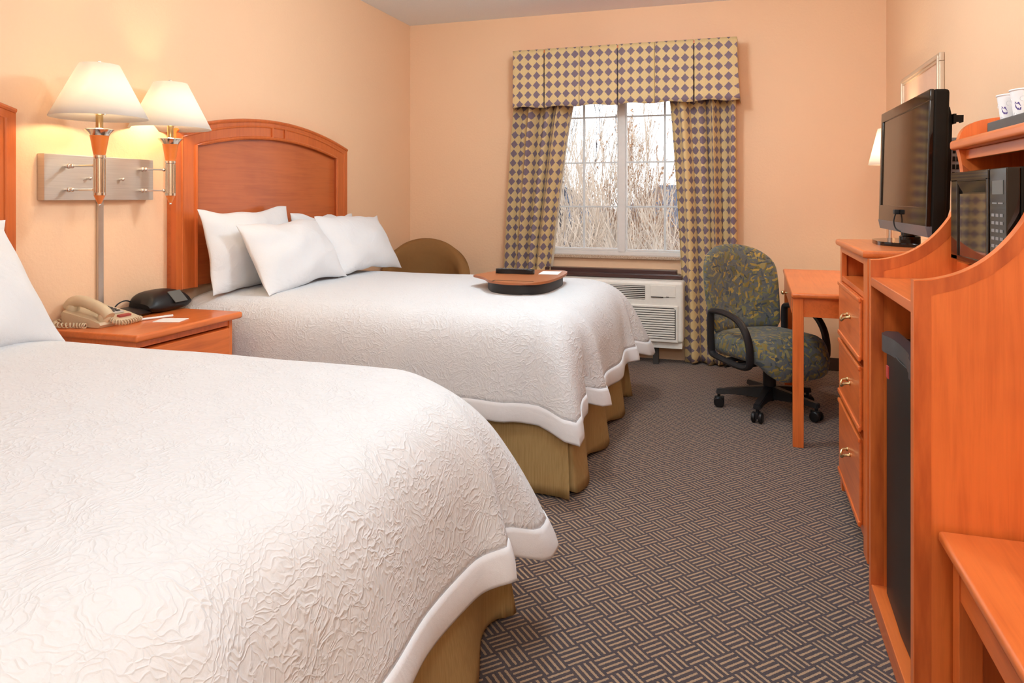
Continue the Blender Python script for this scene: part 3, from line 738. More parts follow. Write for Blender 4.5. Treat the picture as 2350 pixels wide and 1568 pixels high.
# ------------------------------------------------------------------ curtains
def curtain(label, xo0, xi0, xo1, xi1, z0, z1, nf, seed, mid=None):
    """outer and inner edge at the top (0) and bottom (1)"""
    t = thing('curtain', label, 'curtain', (xo0, 5.38, z1))
    nu, nv = nf*14, 40
    wtop = abs(xi0-xo0)
    rows, uvs = [], []
    for j in range(nv+1):
        f = j/nv; z = lerp(z1, z0, f); row, uvr = [], []
        a = lerp(xo0, xo1, f**0.9); b = lerp(xi0, xi1, f**0.8)
        for i in range(nu+1):
            s = i/nu
            ph = s*nf + 0.10*math.sin(s*9+seed) + 0.05*math.sin(f*3+seed+s*5)
            sh = math.sin(2*PI*ph)
            x = lerp(a, b, s) + 0.012*math.sin(4*PI*ph+seed)*(0.6+0.4*f)
            amp = 0.058*(0.85+0.35*math.sin(s*17+seed*3))
            sh = math.copysign(abs(sh)**0.7, sh)
            y = 5.385 - amp*(1+sh)*0.85 - 0.012*math.sin(f*2.2+s*8+seed)
            row.append((x, y, z + (0.008*math.sin(ph*4+seed) if j == nv else 0))); uvr.append((0, z))
        rows.append(row)
        uvs.append(uvr)
    for j in range(nv+1):                              # arc length along the cloth, taken at one height so the weave stays straight
        ref = rows[nv//2]; u = 0.0; acc = [0.0]
        for p, q in zip(ref, ref[1:]): u += math.dist(p, q); acc.append(u)
        uvs[j] = [(acc[i]*0.86, rows[j][i][2]) for i in range(nu+1)]
    obj('drape', MB().grid(rows, uvs), 'curtain_fabric', t, True, solid=0.003, angle=80)
    hr = [[(p[0], p[1]+0.004, p[2]+0.0) for p in rows[-2]], [(p[0], p[1]+0.006, p[2]) for p in rows[-1]]]
    obj('lining', MB().grid([[(p[0], 5.405, p[2]) for p in (r[0], r[-1])] for r in rows]), 'curtain_lining', t, True, solid=0.002)
curtain('diamond-patterned drape on the bed side of the window, its foot hidden behind the bed', -1.675, -1.215, -1.80, -1.47, 0.02, 1.95, 4, 0.8)
curtain('diamond-patterned drape on the desk side of the window, hanging behind the office chair', -0.020, -0.497, -0.015, -0.384, 0.012, 1.95, 4, 2.6)

def valance():
    t = thing('valance', 'diamond-patterned box-pleated valance across the top of the window', 'valance', (-0.83,5.40,2.33))
    zt, zb = 2.338, 1.900
    seams = [(-1.405,1), (-1.132,0), (-0.848,1), (-0.579,0), (-0.306,1)]
    N = 12
    rows, uvs = [], []
    xs = [-1.650]
    plan = [(-1.656,5.445,0),(-1.656,5.36,0),(-1.655,5.28,0),(-1.652,5.205,0)]
    last = -1.650
    for x, deep in seams+[(-0.022,-1)]:
        for k in range(1, 9): plan.append((lerp(last, x-0.007, k/8), 5.20, 0))
        if deep == 1: plan += [(x-0.005,5.235,1),(x,5.245,1),(x+0.005,5.235,1),(x+0.007,5.20,0)]
        elif deep == 0: plan += [(x-0.002,5.206,0),(x,5.209,0),(x+0.003,5.199,0)]
        last = x+0.007
    plan += [(-0.016,5.205,2),(-0.014,5.28,2),(-0.012,5.36,2),(-0.010,5.445,2)]
    u = 0; U = [0]
    for p, q in zip(plan, plan[1:]):
        u += math.dist(p[:2], q[:2]) if not (p[2] == 1 or q[2] == 1) else 0.012
        U.append(u)
    for j in range(N+1):
        f = j/N; z = lerp(zt, zb, f); row, uv = [], []
        for (x, y, k), uu in zip(plan, U):
            open_ = 1.0
            if k == 1: y = lerp(5.225, 5.255, f)
            fl = 0.0
            if k == 2: x += 0.020*f*f
            yy = y - (0.012*f*f*math.sin(x*7.5+0.6)**2 if k == 0 and y < 5.21 else 0)
            zz = z
            if j == N: zz += 0.006*math.sin(x*23)
            row.append((x, yy, zz)); uv.append((uu, z+0.0))
        rows.append(row); uvs.append(uv)
    obj('pleated_cloth', MB().grid(rows, uvs), 'curtain_fabric', t, True, solid=0.004, angle=50)
    obj('mounting_board', MB().box(-1.650,-0.020,5.21,5.448,2.312,2.333), 'cherry', t, True)
valance()

# ------------------------------------------------------------------ wall air conditioner
def air_conditioner():
    x0, x1, yf = -1.47, -0.380, 5.205
    t = thing('air_conditioner', 'cream through-wall air conditioner under the window between bed and curtain', 'air conditioner', ((x0+x1)/2,5.40,0.10))
    obj('cabinet', MB().box(x0, x1, yf, L-0.002, 0.172, 0.610, 0.022, 4), 'unit_cream', t, True)
    obj('base_skirt', MB().box(x0+0.01, x1-0.008, yf+0.018, L-0.002, 0.128, 0.174, 0.004), 'unit_cream', t, True)
    obj('outlet_recess', MB().box(-1.20, -0.650, yf-0.002, yf+0.01, 0.478, 0.576, 0.002), 'vent_dark', t, True)
    g = MB()
    for k in range(7): g.box(-1.20, -0.652, yf-0.005, yf+0.006, 0.482+k*0.0138, 0.488+k*0.0138, 0.001)
    obj('outlet_grille', g, 'unit_cream', t, True)
    obj('control_door', MB().box(-0.613, -0.432, yf-0.006, yf+0.004, 0.500, 0.582, 0.003), 'unit_cream', t, True)
    obj('door_lip', MB().box(-0.606, -0.520, yf-0.009, yf-0.004, 0.496, 0.502, 0.001).box(-0.500, -0.480, yf-0.008, yf-0.004, 0.5, 0.504), 'vent_dark', t, True)
    obj('front_panel', MB().box(-1.44, -0.415, yf-0.010, yf+0.004, 0.176, 0.440, 0.010, 3), 'unit_cream', t, True)
    r = [(-1.40,0.200),(-0.432,0.200)] + [(-0.432-0.018*(1-math.cos(a)), 0.404+0.02*math.sin(a)) for a in [k*PI/2/6 for k in range(7)]] + [(-1.40,0.424)]
    obj('intake_recess', MB().prism(r, 'y', yf-0.0115, yf-0.006), 'vent_dark', t, True)
    g = MB()
    for k in range(13): g.box(-1.40, -0.437, yf-0.017, yf-0.008, 0.204+k*0.0168, 0.2155+k*0.0168, 0.002)
    obj('intake_louvres', g, 'unit_cream', t, True)
    obj('leg', MB().box(-0.60,-0.56,yf+0.06,yf+0.10,0,0.13), 'vent_dark', t, True)
    obj('leg', MB().box(-1.30,-1.26,yf+0.06,yf+0.10,0,0.13), 'vent_dark', t, True)
air_conditioner()

# ------------------------------------------------------------------ tub chair in the far corner
def tub_chair():
    t = thing('armchair', 'brown upholstered tub chair in the far corner behind the bed', 'armchair', (-2.255,4.93,0), rz=0.44)
    rows = []                                          # barrel back: outer and inner wall
    N = 40
    def wall(r, zfun, z0):
        rows = []
        for j in range(9):
            f = j/8; row = []
            for i in range(N+1):
                a = lerp(-PI*0.08, PI*1.08, i/N)
                z = lerp(z0, zfun(a), f)
                row.append((r*math.cos(a)*1.0*(0.95+0.05*f), r*math.sin(a)*0.95, z))
            rows.append(row)
        return rows
    zf = lambda a: 0.60 + 0.27*max(0.0, math.sin(a))**0.75
    o, i_ = wall(0.335, zf, 0.14), wall(0.255, zf, 0.14)
    m = MB(); m.grid(o); m.grid(i_, flip=True)
    m.grid([o[-1], [((a[0]+b[0])/2, (a[1]+b[1])/2, a[2]+0.022) for a, b in zip(o[-1], i_[-1])], i_[-1]]); m.grid([i_[0], o[0]])
    for e in (0, N):
        m.grid([[r[e] for r in o], [r[e] for r in i_]])
    bmesh.ops.remove_doubles(m.bm, verts=m.bm.verts[:], dist=0.0005); bmesh.ops.recalc_face_normals(m.bm, faces=m.bm.faces[:])
    obj('backrest', m, 'brown_upholstery', t, angle=70)
    obj('seat', MB().lathe([(0.0,0.16),(0.245,0.16),(0.25,0.40),(0.235,0.43),(0.0,0.445)], (0,-0.02,0), 32), 'brown_upholstery', t)
    for a in (0.6, 2.54, 3.75, 5.67):
        obj('leg', MB().lathe([(0.014,0.0),(0.022,0.15)], (0.27*math.cos(a), 0.25*math.sin(a), 0), 12), 'cherry', t)
tub_chair()

# ------------------------------------------------------------------ dresser
def bail_pull(y, z, x, parent):
    m = MB()
    m.ball((x-0.002, y-0.032, z+0.006), 0.008, 8, (0.7,1,1)).ball((x-0.002, y+0.032, z+0.006), 0.008, 8, (0.7,1,1))
    m.tube(smooth_path([(x-0.004,y-0.034,z+0.006),(x-0.020,y-0.030,z+0.002),(x-0.027,y-0.012,z-0.010),(x-0.027,y+0.012,z-0.010),(x-0.020,y+0.030,z+0.002),(x-0.004,y+0.034,z+0.006)], 22), 0.0048, 8)
    obj('handle', m, 'brass', parent, True)
def dresser():
    xf, y0, y1 = 0.405, 2.610, 3.272
    t = thing('dresser', 'tall three-drawer cherry dresser carrying the television', 'dresser', (0.68,2.94,0))
    obj('top', MB().prism([(0.390,2.602),(0.390,3.300),(0.955,3.300),(0.955,2.602)], 'z', 1.016, 1.042, 0.009, 3), 'cherry_top', t, True)
    for y in (y0, y1-0.022):
        obj('side_panel', MB().box(xf, 0.955, y, y+0.022, 0, 1.016, 0.002), 'cherry', t, True)
    obj('stile', MB().box(xf, xf+0.02, y0+0.022, 2.688, 0.0, 1.016, 0.002), 'cherry', t, True)
    obj('stile', MB().box(xf, xf+0.02, 3.228, y1-0.022, 0.0, 1.016, 0.002), 'cherry', t, True)
    obj('top_rail', MB().box(xf, xf+0.02, 2.688, 3.228, 0.990, 1.016, 0.002), 'cherry_flat', t, True)
    obj('niche_shelf', MB().box(xf+0.002, 0.94, 2.688, 3.228, 0.872, 0.893, 0.002).box(xf+0.03, 0.94, 2.634, 2.688, 0.872, 0.893).box(xf+0.03,0.94,3.228,3.248,0.872,0.893), 'cherry_flat', t, True)
    obj('back_panel', MB().box(0.935, 0.945, y0+0.022, y1-0.022, 0.06, 1.016), 'cherry', t, True)
    for z0, z1 in ((0.634,0.640),(0.386,0.400)):
        pass
    obj('apron', MB().box(xf+0.004, xf+0.022, 2.688, 3.228, 0.045, 0.085, 0.002).box(xf+0.010,0.94,2.64,3.24,0.06,0.075), 'cherry_flat', t, True)
    for z0, z1, hz in ((0.658,0.868,0.768),(0.416,0.634,0.522),(0.090,0.386,0.256)):
        d = MB().box(xf-0.001, 0.90, 2.694, 3.222, z0, z1, 0.002)
        d.box(xf-0.012, xf, 2.694, 3.222, z0, z1, 0.007, 2)
        do = obj('drawer', d, 'cherry_flat', t, True)
        obj('drawer_lip', MB().box(xf-0.017, xf-0.006, 2.690, 3.226, z0-0.004, z0+0.014, 0.004), 'cherry_flat', do, True)
        obj('drawer_lip', MB().box(xf-0.017, xf-0.006, 2.690, 3.226, z1-0.012, z1+0.004, 0.004), 'cherry_flat', do, True)
        bail_pull(2.93, hz, xf-0.012, do)
dresser()

# ------------------------------------------------------------------ television
def television():
    t = thing('television', 'flat black television standing on the dresser', 'television', (0.578,2.990,1.042), rz=0.0)
    # the screen leans back a touch and faces the beds (-x)
    TM = Euler((0, math.radians(1.4), 0)).to_matrix().to_4x4() @ Euler((0,0,math.radians(1.0))).to_matrix().to_4x4()
    hw = 0.375; z0, z1 = 0.050, 0.530
    def add(name, mb, mat, par=t, **k):
        bmesh.ops.transform(mb.bm, matrix=TM, verts=mb.bm.verts[:]); return obj(name, mb, mat, par, **k)
    add('housing', MB().box(0.002, 0.052, -hw, hw, z0, z1, 0.012, 3), 'black_matte')
    add('rear_bulge', MB().prism([(0.048,0.085),(0.066,0.105),(0.074,0.14),(0.074,0.44),(0.066,0.475),(0.048,0.495)], 'y', -hw+0.05, hw-0.05, 0.006), 'black_matte')
    b = bmesh.new()                                    # bezel ring
    fr = MB()
    fr.box(-0.008, 0.006, -hw, hw, z1-0.040, z1, 0.004).box(-0.008, 0.006, -hw, -hw+0.040, z0+0.090, z1-0.036, 0.003).box(-0.008, 0.006, hw-0.030, hw, z0+0.090, z1-0.036, 0.003).box(-0.008, 0.006, -hw, hw, z0+0.030, z0+0.094, 0.003)
    add('bezel', fr, 'piano_black')
    add('lower_bar', MB().prism([(-0.010,z0+0.032),(0.010,z0+0.032),(0.010,z0-0.004),(-0.002,z0-0.004)], 'y', -hw, hw, 0.002), 'bezel_grey')
    add('screen', MB().box(-0.003, 0.004, -hw+0.036, hw-0.026, z0+0.088, z1-0.034), 'tv_screen')
    s = obj('stand', MB().lathe([(0.036,0.012),(0.036,0.030),(0.030,0.034),(0.030,0.072),(0.0,0.074)], (0.03,0,0), 28), 'piano_black', t)
    bs = smooth_path([(0.15,0),(0.13,0.12),(0.03,0.195),(-0.07,0.12),(-0.09,0),(-0.07,-0.12),(0.03,-0.195),(0.13,-0.12),(0.15,0)], 64)[:-1]
    obj('stand_base', MB().prism(bs, 'z', 0.0, 0.014, 0.005, 3), 'piano_black', t)
    # little security plug and cable on the bezel, bracket and terminal panel behind
    cb = MB().box(-0.026, -0.008, -0.005, 0.022, z0+0.062, z0+0.080, 0.003).tube(smooth_path([(-0.018,0.016,z0+0.062),(-0.022,0.020,z0+0.035),(-0.016,0.012,z0+0.008),(0.0,-0.01,z0-0.004)], 16), 0.0025, 6)
    add('side_plug', cb, 'black_plastic')
    br = MB().box(0.074, 0.102, -0.335, -0.331, 0.425, 0.448)
    br.box(0.098, 0.102, -0.335, -0.30, 0.425, 0.448).box(0.072, 0.080, -0.34, -0.30, 0.42, 0.452)
    add('mounting_bracket', br, 'black_matte')
    tp = MB().box(0.072, 0.112, -0.325, -0.20, 0.235, 0.375, 0.002)
    p = add('terminal_panel', tp, 'silver_print')
    gr = MB()
    for k in range(5):
        for j in range(3): gr.box(0.076+j*0.011, 0.084+j*0.011, -0.3265, -0.3245, 0.245+k*0.026, 0.261+k*0.026)
    add('terminal_slots', gr, 'black_matte', p)
    add('cables', MB().tube(smooth_path([(0.128,-0.30,0.27),(0.150,-0.305,0.24),(0.150,-0.30,0.14),(0.130,-0.28,0.03)], 18), 0.004, 8).tube(smooth_path([(0.128,-0.27,0.25),(0.158,-0.275,0.21),(0.165,-0.28,0.10),(0.14,-0.26,0.02)], 18), 0.004, 8), 'black_plastic', t)
television()

# ------------------------------------------------------------------ microwave and fridge cabinet
def hutch():
    xf = 0.375
    t = thing('refreshment_cabinet', 'cherry cabinet with scooped side panels holding microwave and small fridge', 'cabinet', (0.67,2.10,0))
    low = [(0.375,1.032),(0.415,1.035),(0.470,1.052),(0.520,1.084),(0.562,1.128),(0.595,1.180),(0.613,1.240),(0.617,1.290),(0.612,1.330),(0.606,1.360)]
    hi = [(0.606,1.385),(0.616,1.412),(0.640,1.433),(0.685,1.445),(0.760,1.450),(0.955,1.450)]
    prof = [(0.955,0.0),(0.375,0.0)] + smooth_path(low, 40) + smooth_path(hi, 20)
    for y0, y1, face in ((1.808,1.838,1), (2.360,2.390,1)):
        p = obj('side_panel', MB().prism(prof, 'y', y0, y1, 0.002), 'cherry', t, True)
        cv = smooth_path(low, 40)[:34]
        w = 0.034; yb = y0-0.0007; st = MB()
        st.grid([[(0.3765,yb,0.0),(0.3765+w,yb,0.0)],[(0.3765,yb,1.030-w),(0.3765+w,yb,1.030-w)],[(0.3765,yb,1.0305),(0.3765+w,yb,1.0325)]])
        st.grid([[(0.3765+w,yb,1.0325)]+[(q[0],yb,q[1]-0.001) for q in cv if q[0] > 0.3765+w+0.003],[(0.3765+w,yb,1.0325-w)]+[(q[0]+w*0.62*min(1,(q[0]-0.41)/0.15),yb,q[1]-w*(1-0.35*min(1,(q[0]-0.41)/0.2))) for q in cv if q[0] > 0.3765+w+0.003]], flip=True)
        bmesh.ops.recalc_face_normals(st.bm, faces=st.bm.faces[:])
        bo = obj('edge_banding', st, 'cherry_edge', p, True, angle=1)
        for pl in bo.data.polygons: pl.use_smooth = False
    obj('top_shelf', MB().box(xf+0.001, 0.95, 1.838, 2.360, 0.953, 0.980, 0.003), 'cherry_flat', t, True)
    obj('base_rail', MB().box(xf+0.001, xf+0.045, 1.838, 2.360, 0.0, 0.060, 0.003).box(xf+0.045, 0.95, 1.838, 2.360, 0.030, 0.056), 'cherry_flat', t, True)
    obj('back_panel', MB().box(0.945, 0.955, 1.838, 2.360, 0.0, 1.450), 'cherry', t, True)
    obj('plinth_riser', MB().box(0.600, 0.944, 1.839, 2.359, 0.980, 1.034, 0.002), 'cherry_flat', t, True)
    obj('upper_shelf', MB().box(0.594, 0.945, 1.770, 2.410, 1.357, 1.386, 0.009, 3).box(0.624, 0.640, 1.838, 2.360, 1.328, 1.357, 0.003), 'cherry_top', t, True)
def cherry_edge():
    t = NT('cherry_edge'); v = t.coord(); n1 = t.noise(t.mapping(v, scale=(20,20,3)), 2.0, 4.0)
    t.bsdf(t.ramp(n1, [(0.3,(0.42,0.074,0.012)),(0.7,(0.66,0.148,0.030))]), 0.35, coat=0.2)
cherry_edge(); hutch()

def fridge():
    t = thing('mini_fridge', 'black mini fridge inside the cabinet below the microwave', 'fridge', (0.68,2.10,0.056))
    obj('body', MB().box(0.452, 0.930, 1.865, 2.335, 0.058, 0.806, 0.010, 3), 'fridge_black', t, True)
    pr = [(0.446,1.865),(0.420,1.865),(0.408,1.90),(0.4045,2.10),(0.408,2.300),(0.420,2.335),(0.446,2.335)]
    d = obj('door', MB().prism(pr, 'z', 0.066, 0.785, 0.004), 'fridge_black', t, True)
    hd = smooth_path([(0.420,2.332),(0.397,2.305),(0.392,2.26),(0.404,2.20),(0.408,2.10),(0.404,2.00),(0.392,1.94),(0.397,1.895),(0.420,1.868)], 40)
    hp = [(x,y) for x, y in hd] + [(0.446,1.868),(0.446,2.332)]
    obj('handle', MB().prism(hp, 'z', 0.778, 0.826, 0.006, 3), 'handle_grey', d, True)
    obj('badge', MB().box(0.4035, 0.409, 2.262, 2.288, 0.700, 0.735, 0.001), 'sticker_red', d, True, label='small red sticker')
fridge()

def microwave():
    t = thing('microwave', 'black countertop microwave in the cabinet with a glossy door', 'microwave', (0.74,2.06,1.034))
    xf, y0, y1, z0, z1 = 0.568, 1.850, 2.275, 1.046, 1.288
    obj('body', MB().box(xf+0.028, 0.925, y0, y1, z0, z1, 0.004).box(xf+0.10,xf+0.104,y0-0.001,y0+0.002,z0,z1), 'black_matte', t, True)
    yd = 1.962
    d = MB().box(xf+0.004, xf+0.028, yd+0.002, y1, z0+0.002, z1-0.001, 0.003)
    d.box(xf-0.003, xf+0.006, yd+0.002, y1, z1-0.028, z1-0.001, 0.003).box(xf-0.003, xf+0.006, yd+0.002, y1, z0+0.002, z0+0.016, 0.002).box(xf-0.003, xf+0.006, y1-0.06, y1, z0+0.002, z1-0.02, 0.003).box(xf-0.003, xf+0.006, yd+0.002, yd+0.020, z0+0.002, z1-0.02, 0.003)
    do = obj('door', d, 'piano_black', t, True)
    obj('door_window', MB().box(xf+0.001, xf+0.006, yd+0.020, y1-0.060, z0+0.016, z1-0.060), 'oven_window', do, True)
    obj('door_trim', MB().prism([(xf-0.003,z1-0.028),(xf+0.005,z1-0.028),(xf+0.005,z1-0.060)], 'y', yd+0.02, y1-0.06), 'piano_black', do, True)
    c = obj('control_panel', MB().box(xf, xf+0.028, y0, yd-0.002, z0+0.002, z1-0.001, 0.003), 'piano_black', t, True)
    k = MB()
    for i in range(7):
        for j in range(3): k.box(xf-0.0012, xf+0.001, y0+0.020+j*0.028, y0+0.038+j*0.028, z0+0.020+i*0.018, z0+0.027+i*0.018)
    for j in range(2): k.box(xf-0.0012, xf+0.001, y0+0.020+j*0.040, y0+0.050+j*0.040, z0+0.158, z0+0.161)
    obj('key_markings', k, 'silver_print', c, True)
    obj('clock_display', MB().box(xf-0.0012, xf+0.001, y0+0.018, yd-0.022, z1-0.062, z1-0.030), 'lcd_grey', c, True)
    for (x, y) in ((xf+0.05,y0+0.03),(xf+0.05,y1-0.03),(0.89,y0+0.03),(0.89,y1-0.03)):
        obj('foot', MB().lathe([(0.012,1.0345),(0.012,z0)], (x,y,0), 12), 'black_plastic', t, True)
microwave()

def cup_tray():
    z = 1.3865
    t = thing('serving_tray', 'dark grey tray of paper cups on the shelf above the microwave', 'tray', (0.75,1.93,z))
    b = MB().box(0.622, 0.930, 1.700+0.08, 2.150, z, z+0.006, 0.003)
    for (a0,a1,b0,b1) in ((0.618,0.626,1.776,2.154),(0.926,0.934,1.776,2.154),(0.618,0.934,1.776,1.784),(0.618,0.934,2.146,2.154)):
        b.box(a0,a1,b0,b1,z,z+0.027,0.003)
    obj('rim', b, 'tray_slate', t, True)
    zc = z+0.0065
    def cup(c, label, s):
        k = thing('paper_cup', label, 'cup', (c[0],c[1],zc), 0, 'paper cups on the tray')
        h = 0.082*s; rb, rt = 0.0255*s, 0.0355*s
        obj('cup_wall', MB().lathe([(0.0,0.004),(rb-0.001,0.004),(rb,0.0),(rt,h-0.004),(rt-0.0015,h-0.004),(rb-0.002,0.006),(0.0,0.006)], (0,0,0), 36), 'cup_white', k)
        obj('rolled_rim', MB().tube([(rt*math.cos(a),rt*math.sin(a),h-0.003) for a in [2*PI*i/36 for i in range(36)]], 0.0022, 8, closed=True), 'cup_white', k)
        def patch(a0, z0, shape, mat, name):
            b = bmesh.new(); vs = []
            for (p, q) in shape:
                zz = z0+q; r = lerp(rb, rt, zz/h)+0.0005; a = a0+p/r
                vs.append(b.verts.new((r*math.cos(a), r*math.sin(a), zz)))
            b.faces.new(vs); m = MB(); m.join(b); return m
        m = MB()
        for az in (-2.55, -0.5, 1.6):
            for sh in ([(-0.009,-0.004),(-0.004,0.010),(0.009,0.012),(0.006,0.006),(-0.002,0.005)], [(-0.007,-0.012),(-0.009,-0.005),(0.002,-0.006),(0.007,0.003),(0.010,0.010),(0.008,-0.004),(0.002,-0.011)]):
                b = bmesh.new(); vs = []
                for (p, q) in sh:
                    zz = h*0.50+q*0.85*s; r = lerp(rb, rt, zz/h)+0.0005; a = az-p*0.85*s/r
                    vs.append(b.verts.new((r*math.cos(a), r*math.sin(a), zz)))
                b.faces.new(vs); m.join(b)
        obj('emblem', m, 'cup_print', k, label='small slanted purple emblem', angle=80)
        m = MB()
        for az, zz in ((-2.2,0.70),(-1.9,0.28),(-2.9,0.25),(-1.4,0.60),(-3.3,0.66)):
            r = lerp(rb, rt, zz)+0.0008
            m.tube([(r*math.cos(az+0.16*math.cos(q)), r*math.sin(az+0.16*math.cos(q)), h*zz+0.0055*math.sin(q)) for q in [2*PI*i/12 for i in range(10)]], 0.0005, 5)
        obj('swirls', m, 'cup_swirl', k)
    cup((0.650,2.064), 'white paper cup with purple emblem, farther from the camera on the tray', 1.0)
    cup((0.648,1.968), 'white paper cup with purple emblem, nearer, cut by the picture edge', 1.0)
cup_tray()

# ------------------------------------------------------------------ luggage bench at the lower right
def bench():
    x0, x1, y0, y1, z = 0.420, 0.940, 0.86, 1.795, 0.480
    t = thing('luggage_bench', 'low cherry luggage bench in the lower right beside the cabinet', 'bench', ((x0+x1)/2,(y0+y1)/2,0))
    obj('top', MB().box(x0, x1, y0, y1, z-0.024, z, 0.008, 3), 'cherry_top', t, True)
    lx0, lx1, ly0, ly1 = x0+0.022, x1-0.03, y0+0.03, y1-0.03
    for (a, b) in ((lx0,ly0),(lx1-0.045,ly0),(lx0,ly1-0.045),(lx1-0.045,ly1-0.045)):
        obj('leg', MB().box(a, a+0.045, b, b+0.045, 0, z-0.024, 0.002), 'cherry', t, True)
    obj('apron', MB().box(lx0+0.003, lx0+0.022, ly0+0.045, ly1-0.045, z-0.115, z-0.024, 0.001), 'cherry_flat', t, True)
    obj('apron', MB().box(lx1-0.022, lx1-0.003, ly0+0.045, ly1-0.045, z-0.115, z-0.024, 0.001), 'cherry_flat', t, True)
    obj('apron', MB().box(lx0+0.045, lx1-0.045, ly1-0.022, ly1-0.003, z-0.115, z-0.024, 0.001), 'cherry_flat', t, True)
    obj('apron', MB().box(lx0+0.045, lx1-0.045, ly0+0.003, ly0+0.022, z-0.115, z-0.024, 0.001), 'cherry_flat', t, True)
bench()

# ------------------------------------------------------------------ desk, lamp, picture
def desk():
    t = thing('writing_desk', 'cherry writing desk between the dresser and the window wall', 'desk', (0.240,3.700,0), rz=math.radians(-1.35))
    D, W, z = 0.655, 1.225, 0.755
    obj('top', MB().box(0, D, 0, W, z-0.026, z, 0.009, 3), 'cherry_top', t)
    for (a, b) in ((0.008,0.020),(D-0.065,0.020),(0.008,W-0.07),(D-0.065,W-0.07)):
        obj('leg', MB().box(a, a+0.050, b, b+0.050, 0, z-0.026, 0.003), 'cherry', t)
    obj('end_apron', MB().box(0.058, D-0.065, 0.028, 0.046, 0.636, z-0.026, 0.001), 'cherry_flat', t)
    obj('end_apron', MB().box(0.058, D-0.065, W-0.046, W-0.028, 0.636, z-0.026, 0.001), 'cherry_flat', t)
    obj('back_apron', MB().box(D-0.040, D-0.020, 0.07, W-0.07, 0.50, z-0.026, 0.001), 'cherry_flat', t)
    obj('front_apron', MB().box(0.020, 0.040, 0.07, W-0.07, 0.618, 0.636, 0.001).box(0.020,0.040,0.07,0.12,0.636,z-0.026).box(0.020,0.040,W-0.12,W-0.07,0.636,z-0.026), 'cherry_flat', t)
    d = obj('drawer', MB().box(0.006, 0.022, 0.125, W-0.125, 0.638, z-0.030, 0.004).box(0.022, 0.40, 0.15, W-0.15, 0.645, z-0.035), 'cherry_flat', t)
    for y in (W/2,):
        obj('knob', MB().tube([(0.008,y,0.678),(-0.012,y,0.678)], 0.005, 8).ball((-0.018,y,0.678), 0.011, 8), 'brass', d)
desk()
def desk_lamp():
    c = (0.838, 4.60)
    t = thing('table_lamp', 'desk lamp with white shade peeking out behind the television', 'lamp', (c[0],c[1],0.756))
    obj('base', MB().lathe([(0.075,0.0),(0.075,0.012),(0.03,0.028),(0.016,0.06),(0.013,0.30),(0.022,0.40),(0.030,0.50),(0.035,0.53),(0.012,0.545),(0.012,0.62),(0,0.62)], (0,0,0), 28), 'polished_nickel', t)
    obj('shade', shade_mesh((0,0,0), 0.118, 0.068, 0.650, 0.860), 'lamp_shade_cloth', t, solid=0.002)
    obj('shade_spider', MB().tube([(0.062,0,0.852),(-0.062,0,0.852)], 0.002, 6).tube([(0,0,0.62),(0,0,0.87)], 0.003, 6), 'brushed_nickel', t)
    obj('bulb', MB().ball((0.0,0,0.735), 0.022, 8, (1,1,1.2)), 'bulb_glow', t)
    li = bpy.data.lights.new('lamp_light', 'POINT'); li.energy = 15.0; li.color = (1.0,0.78,0.50); li.shadow_soft_size = 0.04
    lo = bpy.data.objects.new('lamp_light', li); col.objects.link(lo); lo.location = (c[0],c[1],0.756+0.735)
desk_lamp()
def picture():
    y0, y1, z0, z1 = 3.985, 4.850, 1.33, 1.935
    t = thing('framed_picture', 'champagne framed picture on the wall behind the television', 'picture', (WR,(y0+y1)/2,z0))
    m = MB()
    w = 0.042
    for (a0,a1,b0,b1) in ((y0,y1,z1-w,z1),(y0,y1,z0,z0+w),(y0,y0+w,z0+w,z1-w),(y1-w,y1,z0+w,z1-w)):
        m.box(WR-0.024, WR-0.001, a0, a1, b0, b1, 0.004)
        if a1-a0 > b1-b0: m.box(WR-0.032, WR-0.020, a0+0.010, a1-0.010, b0+0.012, b1-0.012, 0.004)
        else: m.box(WR-0.032, WR-0.020, a0+0.012, a1-0.012, b0-0.02, b1+0.02, 0.004)
    obj('frame', m, 'frame_champagne', t, True)
    obj('mat_board', MB().box(WR-0.014, WR-0.004, y0+w-0.002, y1-w+0.002, z0+w-0.002, z1-w+0.002), 'art_mat', t, True)
    obj('print', MB().box(WR-0.0155, WR-0.013, y0+0.20, y1-0.20, z0+0.16, z1-0.16), 'art_print', t, True)
picture()

